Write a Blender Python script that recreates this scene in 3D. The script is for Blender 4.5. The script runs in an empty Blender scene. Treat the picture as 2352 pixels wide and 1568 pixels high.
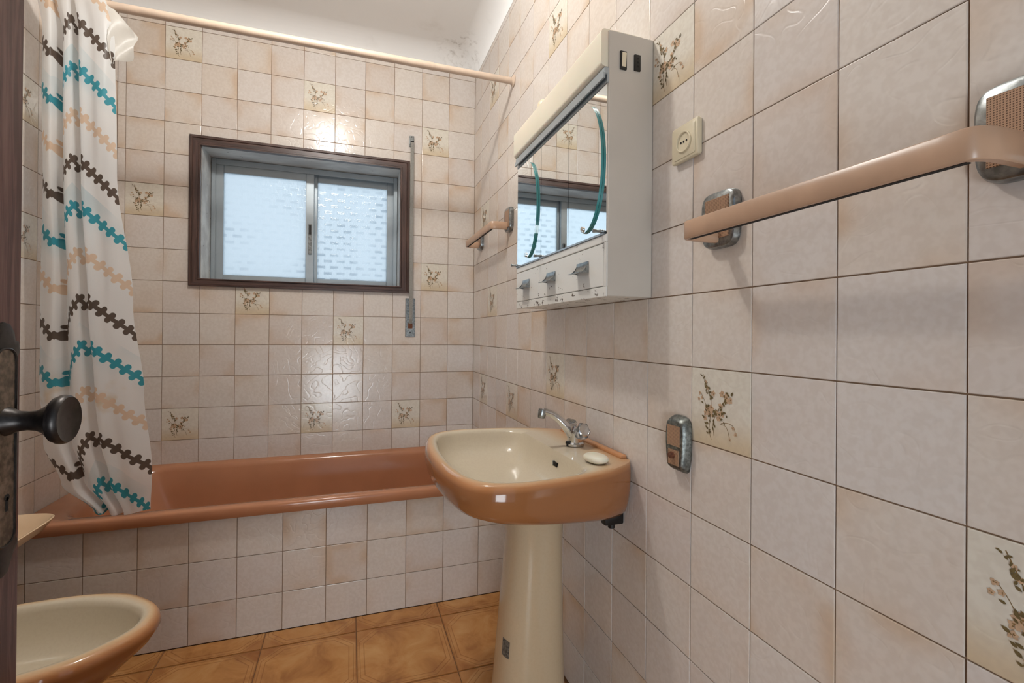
import bpy, bmesh, math, random
from mathutils import Matrix, Vector
random.seed(7)
PI = math.pi
COL = bpy.context.scene.collection
SC = bpy.context.scene

# ------------------------------------------------------------------ camera
CAM = Vector((-0.66471, -2.58125, 1.10230))
yaw, pit, rol, FPX, PX, PY = 0.32391, 0.00301, 0.00833, 1070.164, 1164.283, 763.644
Fv = Vector((math.sin(yaw)*math.cos(pit), math.cos(yaw)*math.cos(pit), math.sin(pit)))
Rv = Vector((math.cos(yaw), -math.sin(yaw), 0)); Uv = Rv.cross(Fv)
R2 = Rv*math.cos(rol)+Uv*math.sin(rol); U2 = -Rv*math.sin(rol)+Uv*math.cos(rol)
cam = bpy.data.cameras.new('camera'); cam_o = bpy.data.objects.new('camera', cam); COL.objects.link(cam_o)
M = Matrix((R2, U2, -Fv)).transposed().to_4x4(); M.translation = CAM; cam_o.matrix_world = M
cam.sensor_width = 36; cam.lens = 36*FPX/2352; cam.clip_start = 0.02
cam.shift_x = (1176-PX)/2352; cam.shift_y = (PY-784)/2352
SC.camera = cam_o

# ------------------------------------------------------------------ world, lights, exposure
w = bpy.data.worlds.new('sky'); SC.world = w; w.use_nodes = True
w.node_tree.nodes['Background'].inputs[0].default_value = (0.74, 0.86, 1.0, 1)
w.node_tree.nodes['Background'].inputs[1].default_value = 0.6
def area_light(name, loc, rot, sx, sy, power, color):
    d = bpy.data.lights.new(name, 'AREA'); d.shape = 'RECTANGLE'; d.size = sx; d.size_y = sy
    d.energy = power; d.color = color
    o = bpy.data.objects.new(name, d); COL.objects.link(o); o.location = loc; o.rotation_euler = rot
    return o
area_light('window_daylight', (-0.88, 0.62, 1.75), (-PI/2, 0, 0), 1.9, 1.5, 9.5, (0.74, 0.87, 0.98))
area_light('hallway_daylight', (-0.95, -3.8, 0.50), (PI/2, 0, 0), 0.7, 0.8, 21.0, (0.86, 0.94, 1.0))
LAMP = Vector((-0.82, -1.28, 2.57))
ld = bpy.data.lights.new('bulb_light', 'POINT'); ld.energy = 29; ld.color = (1.0, 0.975, 0.93); ld.shadow_soft_size = 0.045
lo = bpy.data.objects.new('bulb_light', ld); COL.objects.link(lo); lo.location = LAMP
SC.view_settings.view_transform = 'Standard'; SC.view_settings.look = 'None'
SC.view_settings.gamma = 1.0; SC.view_settings.use_curve_mapping = False
SC.view_settings.exposure = 0.0
SC.cycles.max_bounces = 6; SC.cycles.diffuse_bounces = 3; SC.cycles.glossy_bounces = 3; SC.cycles.transmission_bounces = 4
SC.cycles.transparent_max_bounces = 6; SC.cycles.caustics_reflective = False; SC.cycles.caustics_refractive = False; SC.cycles.sample_clamp_indirect = 10.0; SC.cycles.adaptive_threshold = 0.02

# ------------------------------------------------------------------ node helpers
def lin(r, g, b):
    f = lambda c: (c/255/12.92) if c/255 <= 0.04045 else ((c/255+0.055)/1.055)**2.4
    return (f(r), f(g), f(b), 1)
class NT:
    def __init__(s, name):
        s.m = bpy.data.materials.new(name); s.m.use_nodes = True
        s.t = s.m.node_tree; s.t.nodes.clear(); s.n = s.t.nodes; s.l = s.t.links
        s.out = s.n.new('ShaderNodeOutputMaterial')
    def put(s, sock, v):
        if v is None: return
        if isinstance(v, bpy.types.NodeSocket): s.l.new(v, sock)
        else: sock.default_value = v
    def math(s, op, a, b=None, c=None, clamp=False):
        n = s.n.new('ShaderNodeMath'); n.operation = op; n.use_clamp = clamp
        for i, v in enumerate((a, b, c)): s.put(n.inputs[i], v)
        return n.outputs[0]
    def mix(s, f, a, b, blend='MIX'):
        n = s.n.new('ShaderNodeMix'); n.data_type = 'RGBA'; n.blend_type = blend
        s.put(n.inputs[0], f); s.put(n.inputs[6], a); s.put(n.inputs[7], b)
        return n.outputs[2]
    def ramp(s, f, stops, interp='LINEAR'):
        n = s.n.new('ShaderNodeValToRGB'); n.color_ramp.interpolation = interp
        e = n.color_ramp.elements
        while len(e) < len(stops): e.new(0.5)
        for k, (p, c) in enumerate(stops): e[k].position = p; e[k].color = c
        s.put(n.inputs[0], f); return n.outputs[0]
    def mapr(s, v, a, b, c=0.0, d=1.0, smooth=True):
        n = s.n.new('ShaderNodeMapRange'); n.interpolation_type = 'SMOOTHSTEP' if smooth else 'LINEAR'
        s.put(n.inputs[0], v)
        for i, x in enumerate((a, b, c, d)): n.inputs[i+1].default_value = x
        return n.outputs[0]
    def coord(s, kind='Object'): return s.n.new('ShaderNodeTexCoord').outputs[kind]
    def rand(s): return s.n.new('ShaderNodeObjectInfo').outputs['Random']
    def vadd(s, a, b):
        n = s.n.new('ShaderNodeVectorMath'); n.operation = 'ADD'; s.put(n.inputs[0], a); s.put(n.inputs[1], b); return n.outputs[0]
    def vmul(s, a, b):
        n = s.n.new('ShaderNodeVectorMath'); n.operation = 'MULTIPLY'; s.put(n.inputs[0], a); s.put(n.inputs[1], b); return n.outputs[0]
    def comb(s, x, y, z):
        n = s.n.new('ShaderNodeCombineXYZ'); s.put(n.inputs[0], x); s.put(n.inputs[1], y); s.put(n.inputs[2], z); return n.outputs[0]
    def sep(s, v):
        n = s.n.new('ShaderNodeSeparateXYZ'); s.put(n.inputs[0], v); return n.outputs
    def noise(s, v, scale, detail=2, rough=0.5, dist=0.0):
        n = s.n.new('ShaderNodeTexNoise'); s.put(n.inputs['Vector'], v); n.inputs['Scale'].default_value = scale
        n.inputs['Detail'].default_value = detail; n.inputs['Roughness'].default_value = rough; n.inputs['Distortion'].default_value = dist
        return n.outputs[0]
    def bump(s, h, strength=0.2, dist=0.002, normal=None):
        n = s.n.new('ShaderNodeBump'); n.inputs['Strength'].default_value = strength; n.inputs['Distance'].default_value = dist
        s.put(n.inputs['Height'], h)
        if normal is not None: s.l.new(normal, n.inputs['Normal'])
        return n.outputs[0]
    def principled(s, color, rough=0.5, metal=0.0, normal=None, spec=0.5, **kw):
        n = s.n.new('ShaderNodeBsdfPrincipled')
        s.put(n.inputs['Base Color'], color); s.put(n.inputs['Roughness'], rough); s.put(n.inputs['Metallic'], metal)
        n.inputs['Specular IOR Level'].default_value = spec
        if normal is not None: s.l.new(normal, n.inputs['Normal'])
        for k, v in kw.items(): s.put(n.inputs[k.replace('_', ' ')], v)
        return n.outputs[0]
    def done(s, sh): s.l.new(sh, s.out.inputs[0]); return s.m
def simple(name, rgb, rough=0.5, metal=0.0, noise_amt=0.06, scale=30, bump=0.0, spec=0.5, **kw):
    t = NT(name); c = lin(*rgb)
    n = t.noise(t.coord(), scale, 3)
    f = t.mapr(n, 0.3, 0.7)
    dark = (c[0]*(1-noise_amt*2), c[1]*(1-noise_amt*2), c[2]*(1-noise_amt*2), 1)
    col = t.mix(f, dark, c)
    nm = t.bump(n, bump, 0.001) if bump else None
    return t.done(t.principled(col, rough, metal, nm, spec, **kw))

# ------------------------------------------------------------------ materials
MAT = {}
def tile_material(name, pale, tan, cream=False):
    t = NT(name); co = t.coord(); r = t.rand()
    off = t.vmul(t.comb(r, t.math('FRACT', t.math('MULTIPLY', r, 7.13)), t.math('FRACT', t.math('MULTIPLY', r, 13.7))), (17.0, 23.0, 31.0))
    v = t.vadd(co, off)
    cl = t.noise(v, 7.0, 1)
    x, y, z = t.sep(co)
    edge = t.math('MAXIMUM', t.math('ABSOLUTE', x), t.math('ABSOLUTE', z))
    ef = t.mapr(edge, 0.035, 0.076)
    amt = t.math('FRACT', t.math('MULTIPLY', r, 5.31))
    a = t.math('MULTIPLY', t.mapr(cl, 0.42, 0.68), t.math('ADD', t.math('MULTIPLY', ef, 0.75), 0.25))
    a = t.math('MULTIPLY', a, t.math('ADD', t.math('MULTIPLY', amt, 0.9), 0.15))
    a = t.math('ADD', a, t.math('MULTIPLY', amt, 0.30), None, True)
    col = t.mix(a, pale, tan)
    lilac = t.mix(0.30, col, lin(214, 206, 204))
    amt2 = t.math('GREATER_THAN', t.math('FRACT', t.math('MULTIPLY', r, 9.7)), 0.55)
    col = t.mix(amt2, col, lilac)
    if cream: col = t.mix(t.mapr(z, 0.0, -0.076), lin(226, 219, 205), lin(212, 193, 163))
    fine = t.noise(v, 90.0, 1, 0.6)
    col = t.mix(t.mapr(fine, 0.35, 0.65, 0.0, 0.14), col, lin(180, 160, 142))
    swirl = t.noise(v, 14.0, 0, 0.4, 1.6)
    rel = t.math('ABSOLUTE', t.math('SUBTRACT', swirl, 0.5))
    rel = t.mapr(rel, 0.0, 0.06)
    nm = t.bump(rel, 0.12, 0.0016)
    return t.done(t.principled(col, 0.16, 0, nm, 0.5))
MAT['tile'] = tile_material('glazed_tile', lin(224, 216, 208), lin(210, 187, 164))
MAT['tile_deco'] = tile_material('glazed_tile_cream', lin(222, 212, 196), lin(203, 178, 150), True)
MAT['grout'] = simple('grout', (160, 130, 104), 0.9, scale=60, noise_amt=0.12)
MAT['leaf'] = simple('print_leaf', (120, 103, 68), 0.3, scale=200, noise_amt=0.15)
MAT['petal'] = simple('print_petal', (208, 174, 142), 0.3, scale=250, noise_amt=0.10)
MAT['stem'] = simple('print_stem', (146, 116, 74), 0.3, scale=200, noise_amt=0.15)
def floor_material():
    t = NT('floor_tile'); co = t.coord(); r = t.rand()
    v = t.vadd(co, t.vmul(t.comb(r, r, r), (11.0, 19.0, 5.0)))
    n1 = t.noise(v, 9.0, 4, 0.6, 0.6)
    col = t.ramp(n1, [(0.25, lin(150, 96, 48)), (0.5, lin(190, 134, 76)), (0.75, lin(206, 156, 98))])
    x, y, z = t.sep(co); ax = t.math('ABSOLUTE', x); ay = t.math('ABSOLUTE', y)
    d = t.math('MAXIMUM', t.math('MAXIMUM', ax, ay), t.math('MULTIPLY', t.math('ADD', ax, ay), 0.62))
    l1 = t.mapr(t.math('ABSOLUTE', t.math('SUBTRACT', d, 0.132)), 0.0006, 0.0022, 1.0, 0.0)
    l2 = t.mapr(t.math('ABSOLUTE', t.math('SUBTRACT', d, 0.146)), 0.0006, 0.0020, 1.0, 0.0)
    hat = t.math('MULTIPLY', t.mapr(d, 0.148, 0.150), t.math('GREATER_THAN', t.math('SINE', t.math('MULTIPLY', t.math('SUBTRACT', ax, ay), 1400.0)), 0.3))
    corner = t.mapr(d, 0.150, 0.156)
    col = t.mix(t.math('MULTIPLY', corner, 0.35), col, lin(150, 88, 40))
    lines = t.math('MAXIMUM', t.math('MAXIMUM', l1, l2), t.math('MULTIPLY', hat, 0.4))
    col = t.mix(t.math('MULTIPLY', lines, 0.45), col, lin(128, 74, 32))
    nm = t.bump(t.math('MULTIPLY', lines, -1.0), 0.35, 0.0012)
    return t.done(t.principled(col, 0.22, 0, nm, 0.5))
MAT['floor'] = floor_material()
MAT['floor_grout'] = simple('floor_grout', (120, 82, 48), 0.9, scale=60)
def ceiling_material():
    t = NT('ceiling_paint'); co = t.coord('Object')
    n = t.noise(co, 3.0, 5, 0.65)
    col = t.mix(t.mapr(n, 0.55, 0.75, 0.0, 0.5), lin(247, 246, 244), lin(228, 223, 217))
    x, y, z = t.sep(co)
    q = t.vadd(co, (0.10, 0.10, -2.66))
    ln = t.n.new('ShaderNodeVectorMath'); ln.operation = 'LENGTH'; t.l.new(q, ln.inputs[0])
    mould = t.math('MULTIPLY', t.mapr(ln.outputs[1], 0.02, 0.19, 1.0, 0.0), t.mapr(t.noise(co, 28.0, 5, 0.7), 0.50, 0.68))
    col = t.mix(t.math('MULTIPLY', mould, 0.5), col, lin(150, 140, 128))
    nm = t.bump(t.noise(co, 45.0, 4), 0.12, 0.002)
    return t.done(t.principled(col, 0.75, 0, nm, 0.2))
MAT['ceiling'] = ceiling_material()
def wood_material(name, a, b, vertical=True, rough=0.35):
    t = NT(name); co = t.coord()
    sc = (60.0, 60.0, 3.0) if vertical else (3.0, 60.0, 60.0)
    n = t.noise(t.vmul(co, sc), 2.0, 5, 0.65, 0.4)
    col = t.mix(t.mapr(n, 0.35, 0.68), a, b)
    nm = t.bump(n, 0.12, 0.0008)
    return t.done(t.principled(col, rough, 0, nm, 0.5))
MAT['wood_v'] = wood_material('dark_wood_upright', lin(56, 40, 36), lin(92, 68, 60))
MAT['wood_h'] = wood_material('dark_wood_level', lin(56, 40, 36), lin(92, 68, 60), False)
MAT['door'] = wood_material('door_veneer', lin(78, 52, 50), lin(118, 86, 82), True, 0.22)
def reveal_material():
    t = NT('worn_grey_board'); co = t.coord()
    n = t.noise(t.vmul(co, (4.0, 9.0, 9.0)), 1.5, 3, 0.55)
    col = t.mix(t.mapr(n, 0.35, 0.7), lin(178, 176, 173), lin(206, 205, 201))
    sp = t.noise(co, 70.0, 2)
    col = t.mix(t.mapr(sp, 0.70, 0.76), col, lin(90, 80, 74))
    return t.done(t.principled(col, 0.6, 0, t.bump(n, 0.2, 0.001), 0.3))
MAT['reveal'] = reveal_material()
MAT['alu'] = simple('aluminium', (176, 186, 192), 0.36, 0.6, 0.04, 12)
MAT['chrome'] = simple('chrome', (222, 224, 226), 0.12, 1.0, 0.03, 20)
MAT['chrome_dull'] = simple('tarnished_chrome', (160, 164, 164), 0.30, 0.95, 0.22, 130, 0.15)
MAT['pewter'] = simple('pitted_grey_metal', (138, 142, 138), 0.42, 0.85, 0.28, 160, 0.35)
MAT['bronze'] = simple('dark_bronze', (66, 62, 60), 0.36, 0.8, 0.22, 90, 0.15)
MAT['plate'] = simple('worn_plate_face', (150, 138, 124), 0.42, 0.75, 0.30, 120, 0.25)
MAT['black'] = simple('black_plastic', (24, 23, 23), 0.35)
MAT['dark'] = simple('dark_recess', (20, 16, 14), 0.8)
MAT['white_enamel'] = simple('cabinet_enamel', (226, 223, 216), 0.32, 0, 0.03, 6, spec=0.4)
def chipped(name, lo):
    t = NT(name); co = t.coord()
    n = t.noise(t.vmul(co, (1.0, 1.0, 1.6)), 34.0, 6, 0.72)
    x, y, z = t.sep(co)
    chip = t.mapr(n, lo, lo+0.02)
    col = t.mix(chip, lin(230, 228, 222), lin(92, 78, 66))
    return t.done(t.principled(col, t.mapr(chip, 0, 1, 0.32, 0.8), 0, t.bump(t.math('MULTIPLY', chip, -1.0), 0.4, 0.001), 0.4))
MAT['chipped'] = chipped('chipped_enamel', 0.645); MAT['chipped_edge'] = chipped('badly_chipped_enamel', 0.585)
MAT['side_enamel'] = simple('beige_side_enamel', (208, 200, 189), 0.35, 0, 0.04, 6, spec=0.4)  # greyish beige side panels, a step darker than the other cabinet enamel
MAT['cream_plastic'] = simple('cream_plastic', (232, 218, 190), 0.35, 0, 0.03, 8)
MAT['lamp_cover'] = simple('cream_lamp_cover', (238, 230, 210), 0.35, 0, 0.02, 8, Subsurface_Weight=0.1)
MAT['dish'] = simple('peach_dish_ceramic', (232, 202, 166), 0.25, 0, 0.03, 10)
MAT['socket'] = simple('ivory_plastic', (218, 206, 178), 0.4, 0, 0.03, 10)
MAT['rod'] = simple('beige_tube', (212, 190, 170), 0.38, 0, 0.06, 14)
MAT['bar'] = simple('tan_bar_plastic', (196, 160, 132), 0.30, 0, 0.06, 18)
MAT['tub'] = simple('terracotta_enamel', (186, 128, 94), 0.14, 0, 0.04, 7)
MAT['strap'] = simple('woven_grey_strap', (150, 147, 140), 0.85, 0, 0.10, 200, 0.3)
MAT['soap'] = simple('soap', (240, 233, 214), 0.42, 0, 0.02, 20, Subsurface_Weight=0.15)
MAT['mirror'] = simple('mirror_glass', (236, 240, 240), 0.015, 1.0, 0.0, 5)
MAT['glass_edge'] = simple('green_glass_edge', (70, 160, 158), 0.08, 0.0, 0.05, 20, spec=0.8)
MAT['rust'] = simple('rust', (120, 72, 48), 0.8, 0.1, 0.25, 150, 0.4)
MAT['sticker'] = simple('worn_sticker', (122, 116, 106), 0.6, 0, 0.35, 240)
MAT['crystal'] = (lambda t: t.done(t.principled((0.95, 0.96, 0.95, 1), 0.05, 0, t.bump(t.noise(t.coord(), 220.0, 2), 0.4, 0.002), 0.5, Transmission_Weight=0.92, IOR=1.45)))(NT('clear_acrylic'))
def mesh_insert():
    t = NT('brown_grille'); x, y, z = t.sep(t.coord())
    s1 = t.math('SINE', t.math('MULTIPLY', y, 2*PI/0.0026)); s2 = t.math('SINE', t.math('MULTIPLY', z, 2*PI/0.0026))
    m = t.mapr(t.math('MINIMUM', s1, s2), -0.25, 0.15)
    col = t.mix(m, lin(178, 142, 114), lin(98, 70, 50))
    return t.done(t.principled(col, 0.35, 0.1, t.bump(t.math('MULTIPLY', m, -1.0), 0.5, 0.001), 0.5))
MAT['grille'] = mesh_insert()
def ceramic():
    t = NT('two_tone_ceramic'); n = t.n.new('ShaderNodeVertexColor'); n.layer_name = 'glaze'
    fine = t.noise(t.coord(), 160.0, 3)
    col = t.mix(t.mapr(fine, 0.4, 0.7, 0.0, 0.05), n.outputs[0], lin(150, 104, 66))
    return t.done(t.principled(col, 0.09, 0, None, 0.5))
MAT['ceramic'] = ceramic()
def pane_material():
    t = NT('woven_pattern_glass'); x, y, z = t.sep(t.coord())
    row = t.math('FLOOR', t.math('DIVIDE', z, 0.034))
    half = t.math('MULTIPLY', t.math('ABSOLUTE', t.math('MODULO', row, 2.0)), 0.5)
    fu = t.math('FRACT', t.math('ADD', t.math('DIVIDE', x, 0.068), t.math('ADD', half, 50.0)))
    fv = t.math('FRACT', t.math('ADD', t.math('DIVIDE', z, 0.034), 50.0))
    dash = t.math('MULTIPLY', t.math('MULTIPLY', t.mapr(fu, 0.0, 0.10), t.mapr(fu, 0.60, 0.72, 1.0, 0.0)), t.math('MULTIPLY', t.mapr(fv, 0.0, 0.15), t.mapr(fv, 0.42, 0.62, 1.0, 0.0)))
    wob = t.math('MULTIPLY', t.noise(t.coord(), 55.0, 1), 11.0)
    sx = t.math('SINE', t.math('ADD', t.math('MULTIPLY', x, 2*PI/0.0065), wob))
    sz = t.math('SINE', t.math('ADD', t.math('MULTIPLY', z, 2*PI/0.0065), wob))
    wave = t.math('ADD', t.math('MULTIPLY', dash, t.math('ADD', t.math('MULTIPLY', sz, 0.5), 0.9)), t.math('MULTIPLY', t.math('SUBTRACT', 1.0, dash), t.math('SUBTRACT', t.math('MULTIPLY', sx, 0.4), 0.5)))
    nm = t.bump(wave, 0.35, 0.001)
    cloud = t.mapr(t.math('ADD', t.noise(t.coord(), 5.0, 1), t.math('MULTIPLY', t.mapr(x, -0.05, 0.05), 0.22)), 0.48, 0.90, 0.04, 0.9)
    tr = t.n.new('ShaderNodeBsdfTranslucent'); t.l.new(nm, tr.inputs['Normal'])
    tcol = t.mix(t.math('MULTIPLY', t.mapr(wave, -0.6, 1.2), cloud), (0.88, 0.91, 0.92, 1), (0.60, 0.65, 0.68, 1))
    t.put(tr.inputs['Color'], tcol)
    tp = t.n.new('ShaderNodeBsdfTransparent'); t.put(tp.inputs[0], tcol)
    m1 = t.n.new('ShaderNodeMixShader'); m1.inputs[0].default_value = 0.45
    t.l.new(tp.outputs[0], m1.inputs[1]); t.l.new(tr.outputs[0], m1.inputs[2])
    gl = t.n.new('ShaderNodeBsdfGlossy'); gl.inputs['Roughness'].default_value = 0.15; t.l.new(nm, gl.inputs['Normal'])
    m2 = t.n.new('ShaderNodeMixShader'); m2.inputs[0].default_value = 0.05
    t.l.new(m1.outputs[0], m2.inputs[1]); t.l.new(gl.outputs[0], m2.inputs[2])
    return t.done(m2.outputs[0])
MAT['pane'] = pane_material()
CU0, CV0, CP, CH, CSL = 0.0, 1.205, 0.31, 0.1515, 0.80   # phase is set once the folds are known
def curtain_material(u0):
    t = NT('printed_shower_curtain')
    uvn = t.n.new('ShaderNodeUVMap'); uvn.uv_map = 'cloth'
    u, v, _ = t.sep(uvn.outputs[0])
    ph = t.math('FRACT', t.math('ADD', t.math('DIVIDE', t.math('SUBTRACT', u, u0), CP), 10.5))
    s = t.math('MULTIPLY', t.math('ABSOLUTE', t.math('SUBTRACT', ph, 0.5)), CP)
    vv = t.math('ADD', t.math('SUBTRACT', v, CV0), t.math('MULTIPLY', s, CSL))
    q = t.math('DIVIDE', vv, CH)
    b = t.math('FLOOR', t.math('ADD', q, 0.5))
    wl = t.math('MULTIPLY', t.math('SUBTRACT', q, b), CH)
    # a scribbled line: slanted round-ended strokes joined by a thinner core
    lam, sc_, sn_, half, rad = 0.0250, 0.76, 0.65, 0.0125, 0.0090
    g = sn_+CSL*sc_
    B = t.math('SUBTRACT', t.math('MULTIPLY', wl, sc_), t.math('MULTIPLY', s, g))
    kk = t.math('ROUND', t.math('DIVIDE', B, g*lam))
    ds = t.math('ADD', s, t.math('MULTIPLY', kk, lam))
    dz = t.math('SUBTRACT', wl, t.math('MULTIPLY', ds, CSL))
    aa = t.math('ADD', t.math('MULTIPLY', ds, sc_), t.math('MULTIPLY', dz, sn_))
    bb = t.math('SUBTRACT', t.math('MULTIPLY', dz, sc_), t.math('MULTIPLY', ds, sn_))
    ov = t.math('MAXIMUM', t.math('SUBTRACT', t.math('ABSOLUTE', aa), half), 0.0)
    dist = t.math('SQRT', t.math('ADD', t.math('MULTIPLY', ov, ov), t.math('MULTIPLY', bb, bb)))
    mask = t.mapr(dist, rad-0.0010, rad+0.0010, 1.0, 0.0)
    core = t.mapr(t.math('ABSOLUTE', wl), 0.0078, 0.0098, 1.0, 0.0)
    mask = t.math('MAXIMUM', mask, core)
    k = t.math('FRACT', t.math('ADD', t.math('DIVIDE', b, 3.0), 10.02))
    ink = t.ramp(k, [(0.0, lin(96, 82, 72)), (0.30, lin(232, 208, 184)), (0.63, lin(62, 160, 178))], 'CONSTANT')
    base = lin(248, 249, 249)
    tint = t.ramp(k, [(0.0, base), (0.30, base), (0.63, lin(182, 216, 226))], 'CONSTANT')
    below = t.math('MULTIPLY', t.mapr(wl, -0.07, -0.012), t.mapr(t.noise(uvn.outputs[0], 5.0, 2), 0.4, 0.7))
    col = t.mix(t.math('MULTIPLY', below, 0.45), base, tint)
    st = t.math('MULTIPLY', t.mapr(t.noise(uvn.outputs[0], 9.0, 3), 0.55, 0.75), t.mapr(t.math('ABSOLUTE', t.math('SUBTRACT', v, 0.86)), 0.02, 0.13, 1.0, 0.0))
    col = t.mix(t.math('MULTIPLY', st, 0.6), col, lin(226, 196, 142))
    col = t.mix(mask, col, ink)
    d = t.principled(col, 0.35, 0, None, 0.4)
    tr = t.n.new('ShaderNodeBsdfTranslucent'); t.put(tr.inputs[0], col)
    m = t.n.new('ShaderNodeMixShader'); m.inputs[0].default_value = 0.50
    t.l.new(d, m.inputs[1]); t.l.new(tr.outputs[0], m.inputs[2])
    tp = t.n.new('ShaderNodeBsdfTransparent')
    m2 = t.n.new('ShaderNodeMixShader'); t.put(m2.inputs[0], t.mapr(mask, 0, 1, 0.10, 0.02))
    t.l.new(m.outputs[0], m2.inputs[1]); t.l.new(tp.outputs[0], m2.inputs[2])
    return t.done(m2.outputs[0])
def plain_tiles():
    t = NT('tiled_wall'); x, y, z = t.sep(t.coord())
    u = t.math('ADD', x, y)
    f = lambda q: t.math('ABSOLUTE', t.math('SUBTRACT', t.math('FRACT', t.math('DIVIDE', q, 0.15)), 0.5))
    g = t.mapr(t.math('MAXIMUM', f(u), f(t.math('ADD', z, 0.0117))), 0.487, 0.492)
    col = t.mix(t.mapr(t.noise(t.coord(), 6.0, 2), 0.35, 0.65), lin(220, 210, 201), lin(210, 188, 168))
    col = t.mix(g, col, lin(150, 118, 92))
    return t.done(t.principled(col, 0.2))
MAT['plain_tiles'] = plain_tiles()

# ------------------------------------------------------------------ object helpers
ORG = {}
def tag(o, label=None, cat=None, group=None, kind=None):
    if label: o['label'] = label
    if cat: o['category'] = cat
    if group: o['group'] = group
    if kind: o['kind'] = kind
    return o
def empty(name, loc=(0, 0, 0), **kw):
    o = bpy.data.objects.new(name, None); COL.objects.link(o); o.location = loc; o.empty_display_size = 0.05
    ORG[o] = Vector(loc); return tag(o, **kw)
def finish(name, bm, mat, parent=None, smooth=False, origin=None, recalc=True):
    """bm in world coordinates -> one object; origin = parent's base"""
    if recalc: bmesh.ops.recalc_face_normals(bm, faces=bm.faces)
    org = Vector(origin) if origin is not None else (ORG.get(parent, Vector((0, 0, 0))) if parent else Vector((0, 0, 0)))
    porg = ORG.get(parent, Vector((0, 0, 0))) if parent else Vector((0, 0, 0))
    for v in bm.verts: v.co -= org
    me = bpy.data.meshes.new(name); bm.to_mesh(me); bm.free()
    for m in (mat if isinstance(mat, (list, tuple)) else [mat]): me.materials.append(MAT[m] if isinstance(m, str) else m)
    if smooth:
        for p in me.polygons: p.use_smooth = True
        try: me.set_sharp_from_angle(angle=math.radians(smooth if smooth is not True else 40))
        except Exception: pass
    o = bpy.data.objects.new(name, me); COL.objects.link(o); ORG[o] = org
    if parent: o.parent = parent
    o.location = org-porg
    return o
def add_box(bm, x0, x1, y0, y1, z0, z1, bevel=0.0, seg=2, mi=0):
    b = bmesh.new(); bmesh.ops.create_cube(b, size=1.0)
    for v in b.verts: v.co = Vector(((x0+x1)/2+v.co.x*(x1-x0), (y0+y1)/2+v.co.y*(y1-y0), (z0+z1)/2+v.co.z*(z1-z0)))
    if bevel: bmesh.ops.bevel(b, geom=list(b.edges), offset=bevel, segments=seg, profile=0.5, affect='EDGES')
    merge(bm, b, mi)
def merge(bm, b, mi=0):
    mp = {v: bm.verts.new(v.co) for v in b.verts}
    for f in b.faces:
        try: nf = bm.faces.new([mp[v] for v in f.verts]); nf.material_index = mi
        except ValueError: pass
    b.free()
def box(name, x0, x1, y0, y1, z0, z1, mat, parent=None, bevel=0.0, seg=2, smooth=None):
    bm = bmesh.new(); add_box(bm, x0, x1, y0, y1, z0, z1, bevel, seg)
    return finish(name, bm, mat, parent, smooth=(30 if bevel and smooth is None else bool(smooth)))
def add_loft(bm, loops, cap0=True, cap1=True, closed=True, cols=None, layer=None):
    rings = []
    for k, lp in enumerate(loops):
        rings.append([bm.verts.new(p) for p in lp])
        if cols:
            for v in rings[-1]: v[layer] = cols[k]
    n = len(rings[0])
    for a, b in zip(rings, rings[1:]):
        for i in range(n if closed else n-1):
            j = (i+1) % n; bm.faces.new((a[i], a[j], b[j], b[i]))
    if cap0: bm.faces.new(list(reversed(rings[0])))
    if cap1: bm.faces.new(rings[-1])
    return rings
def add_tube(bm, pts, rad, n=12, caps=True, squash=(1, 1)):
    pts = [Vector(p) for p in pts]; rads = rad if isinstance(rad, (list, tuple)) else [rad]*len(pts)
    loops = []; side = None
    for i, p in enumerate(pts):
        d = (pts[min(i+1, len(pts)-1)]-pts[max(i-1, 0)]).normalized()
        if side is None:
            side = d.cross(Vector((0, 0, 1)))
            if side.length < 1e-3: side = d.cross(Vector((1, 0, 0)))
        side = (side-d*side.dot(d)).normalized(); up = side.cross(d)
        loops.append([p+side*math.cos(a)*rads[i]*squash[0]+up*math.sin(a)*rads[i]*squash[1] for a in (2*PI*k/n for k in range(n))])
    add_loft(bm, loops, caps, caps)
def add_lathe(bm, prof, origin, axis=(0, 0, 1), n=32, caps=True):
    """prof: list of (radius, height along axis)"""
    ax = Vector(axis).normalized(); s = ax.orthogonal().normalized(); u = ax.cross(s); o = Vector(origin)
    loops = [[o+ax*h+s*math.cos(2*PI*k/n)*max(r, 1e-4)+u*math.sin(2*PI*k/n)*max(r, 1e-4) for k in range(n)] for r, h in prof]
    add_loft(bm, loops, caps, caps)
def lathe(name, prof, origin, axis, mat, parent=None, n=32):
    bm = bmesh.new(); add_lathe(bm, prof, origin, axis, n); return finish(name, bm, mat, parent, smooth=True)
def tube(name, pts, rad, mat, parent=None, n=12, squash=(1, 1)):
    bm = bmesh.new(); add_tube(bm, pts, rad, n, True, squash); return finish(name, bm, mat, parent, smooth=True)
def catmull(pts, per=8, closed=False):
    P = [Vector(p) for p in pts]; out = []; n = len(P)
    for i in range(n if closed else n-1):
        g = (lambda k: P[k % n]) if closed else (lambda k: P[max(0, min(n-1, k))])
        a, b, c, d = g(i-1), g(i), g(i+1), g(i+2)
        for k in range(per):
            t = k/per
            out.append(0.5*((2*b)+(c-a)*t+(2*a-5*b+4*c-d)*t*t+(3*b-a-3*c+d)*t**3))
    if not closed: out.append(P[-1])
    return out
def resample(pts, n, closed=True):
    P = list(pts)+([pts[0]] if closed else [])
    L = [0]
    for a, b in zip(P, P[1:]): L.append(L[-1]+(b-a).length)
    out = []; k = 0; m = n if closed else n-1
    for i in range(n):
        t = L[-1]*i/m
        while k < len(L)-2 and L[k+1] < t: k += 1
        f = (t-L[k])/max(L[k+1]-L[k], 1e-9); out.append(P[k].lerp(P[k+1], min(f, 1)))
    return out
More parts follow.
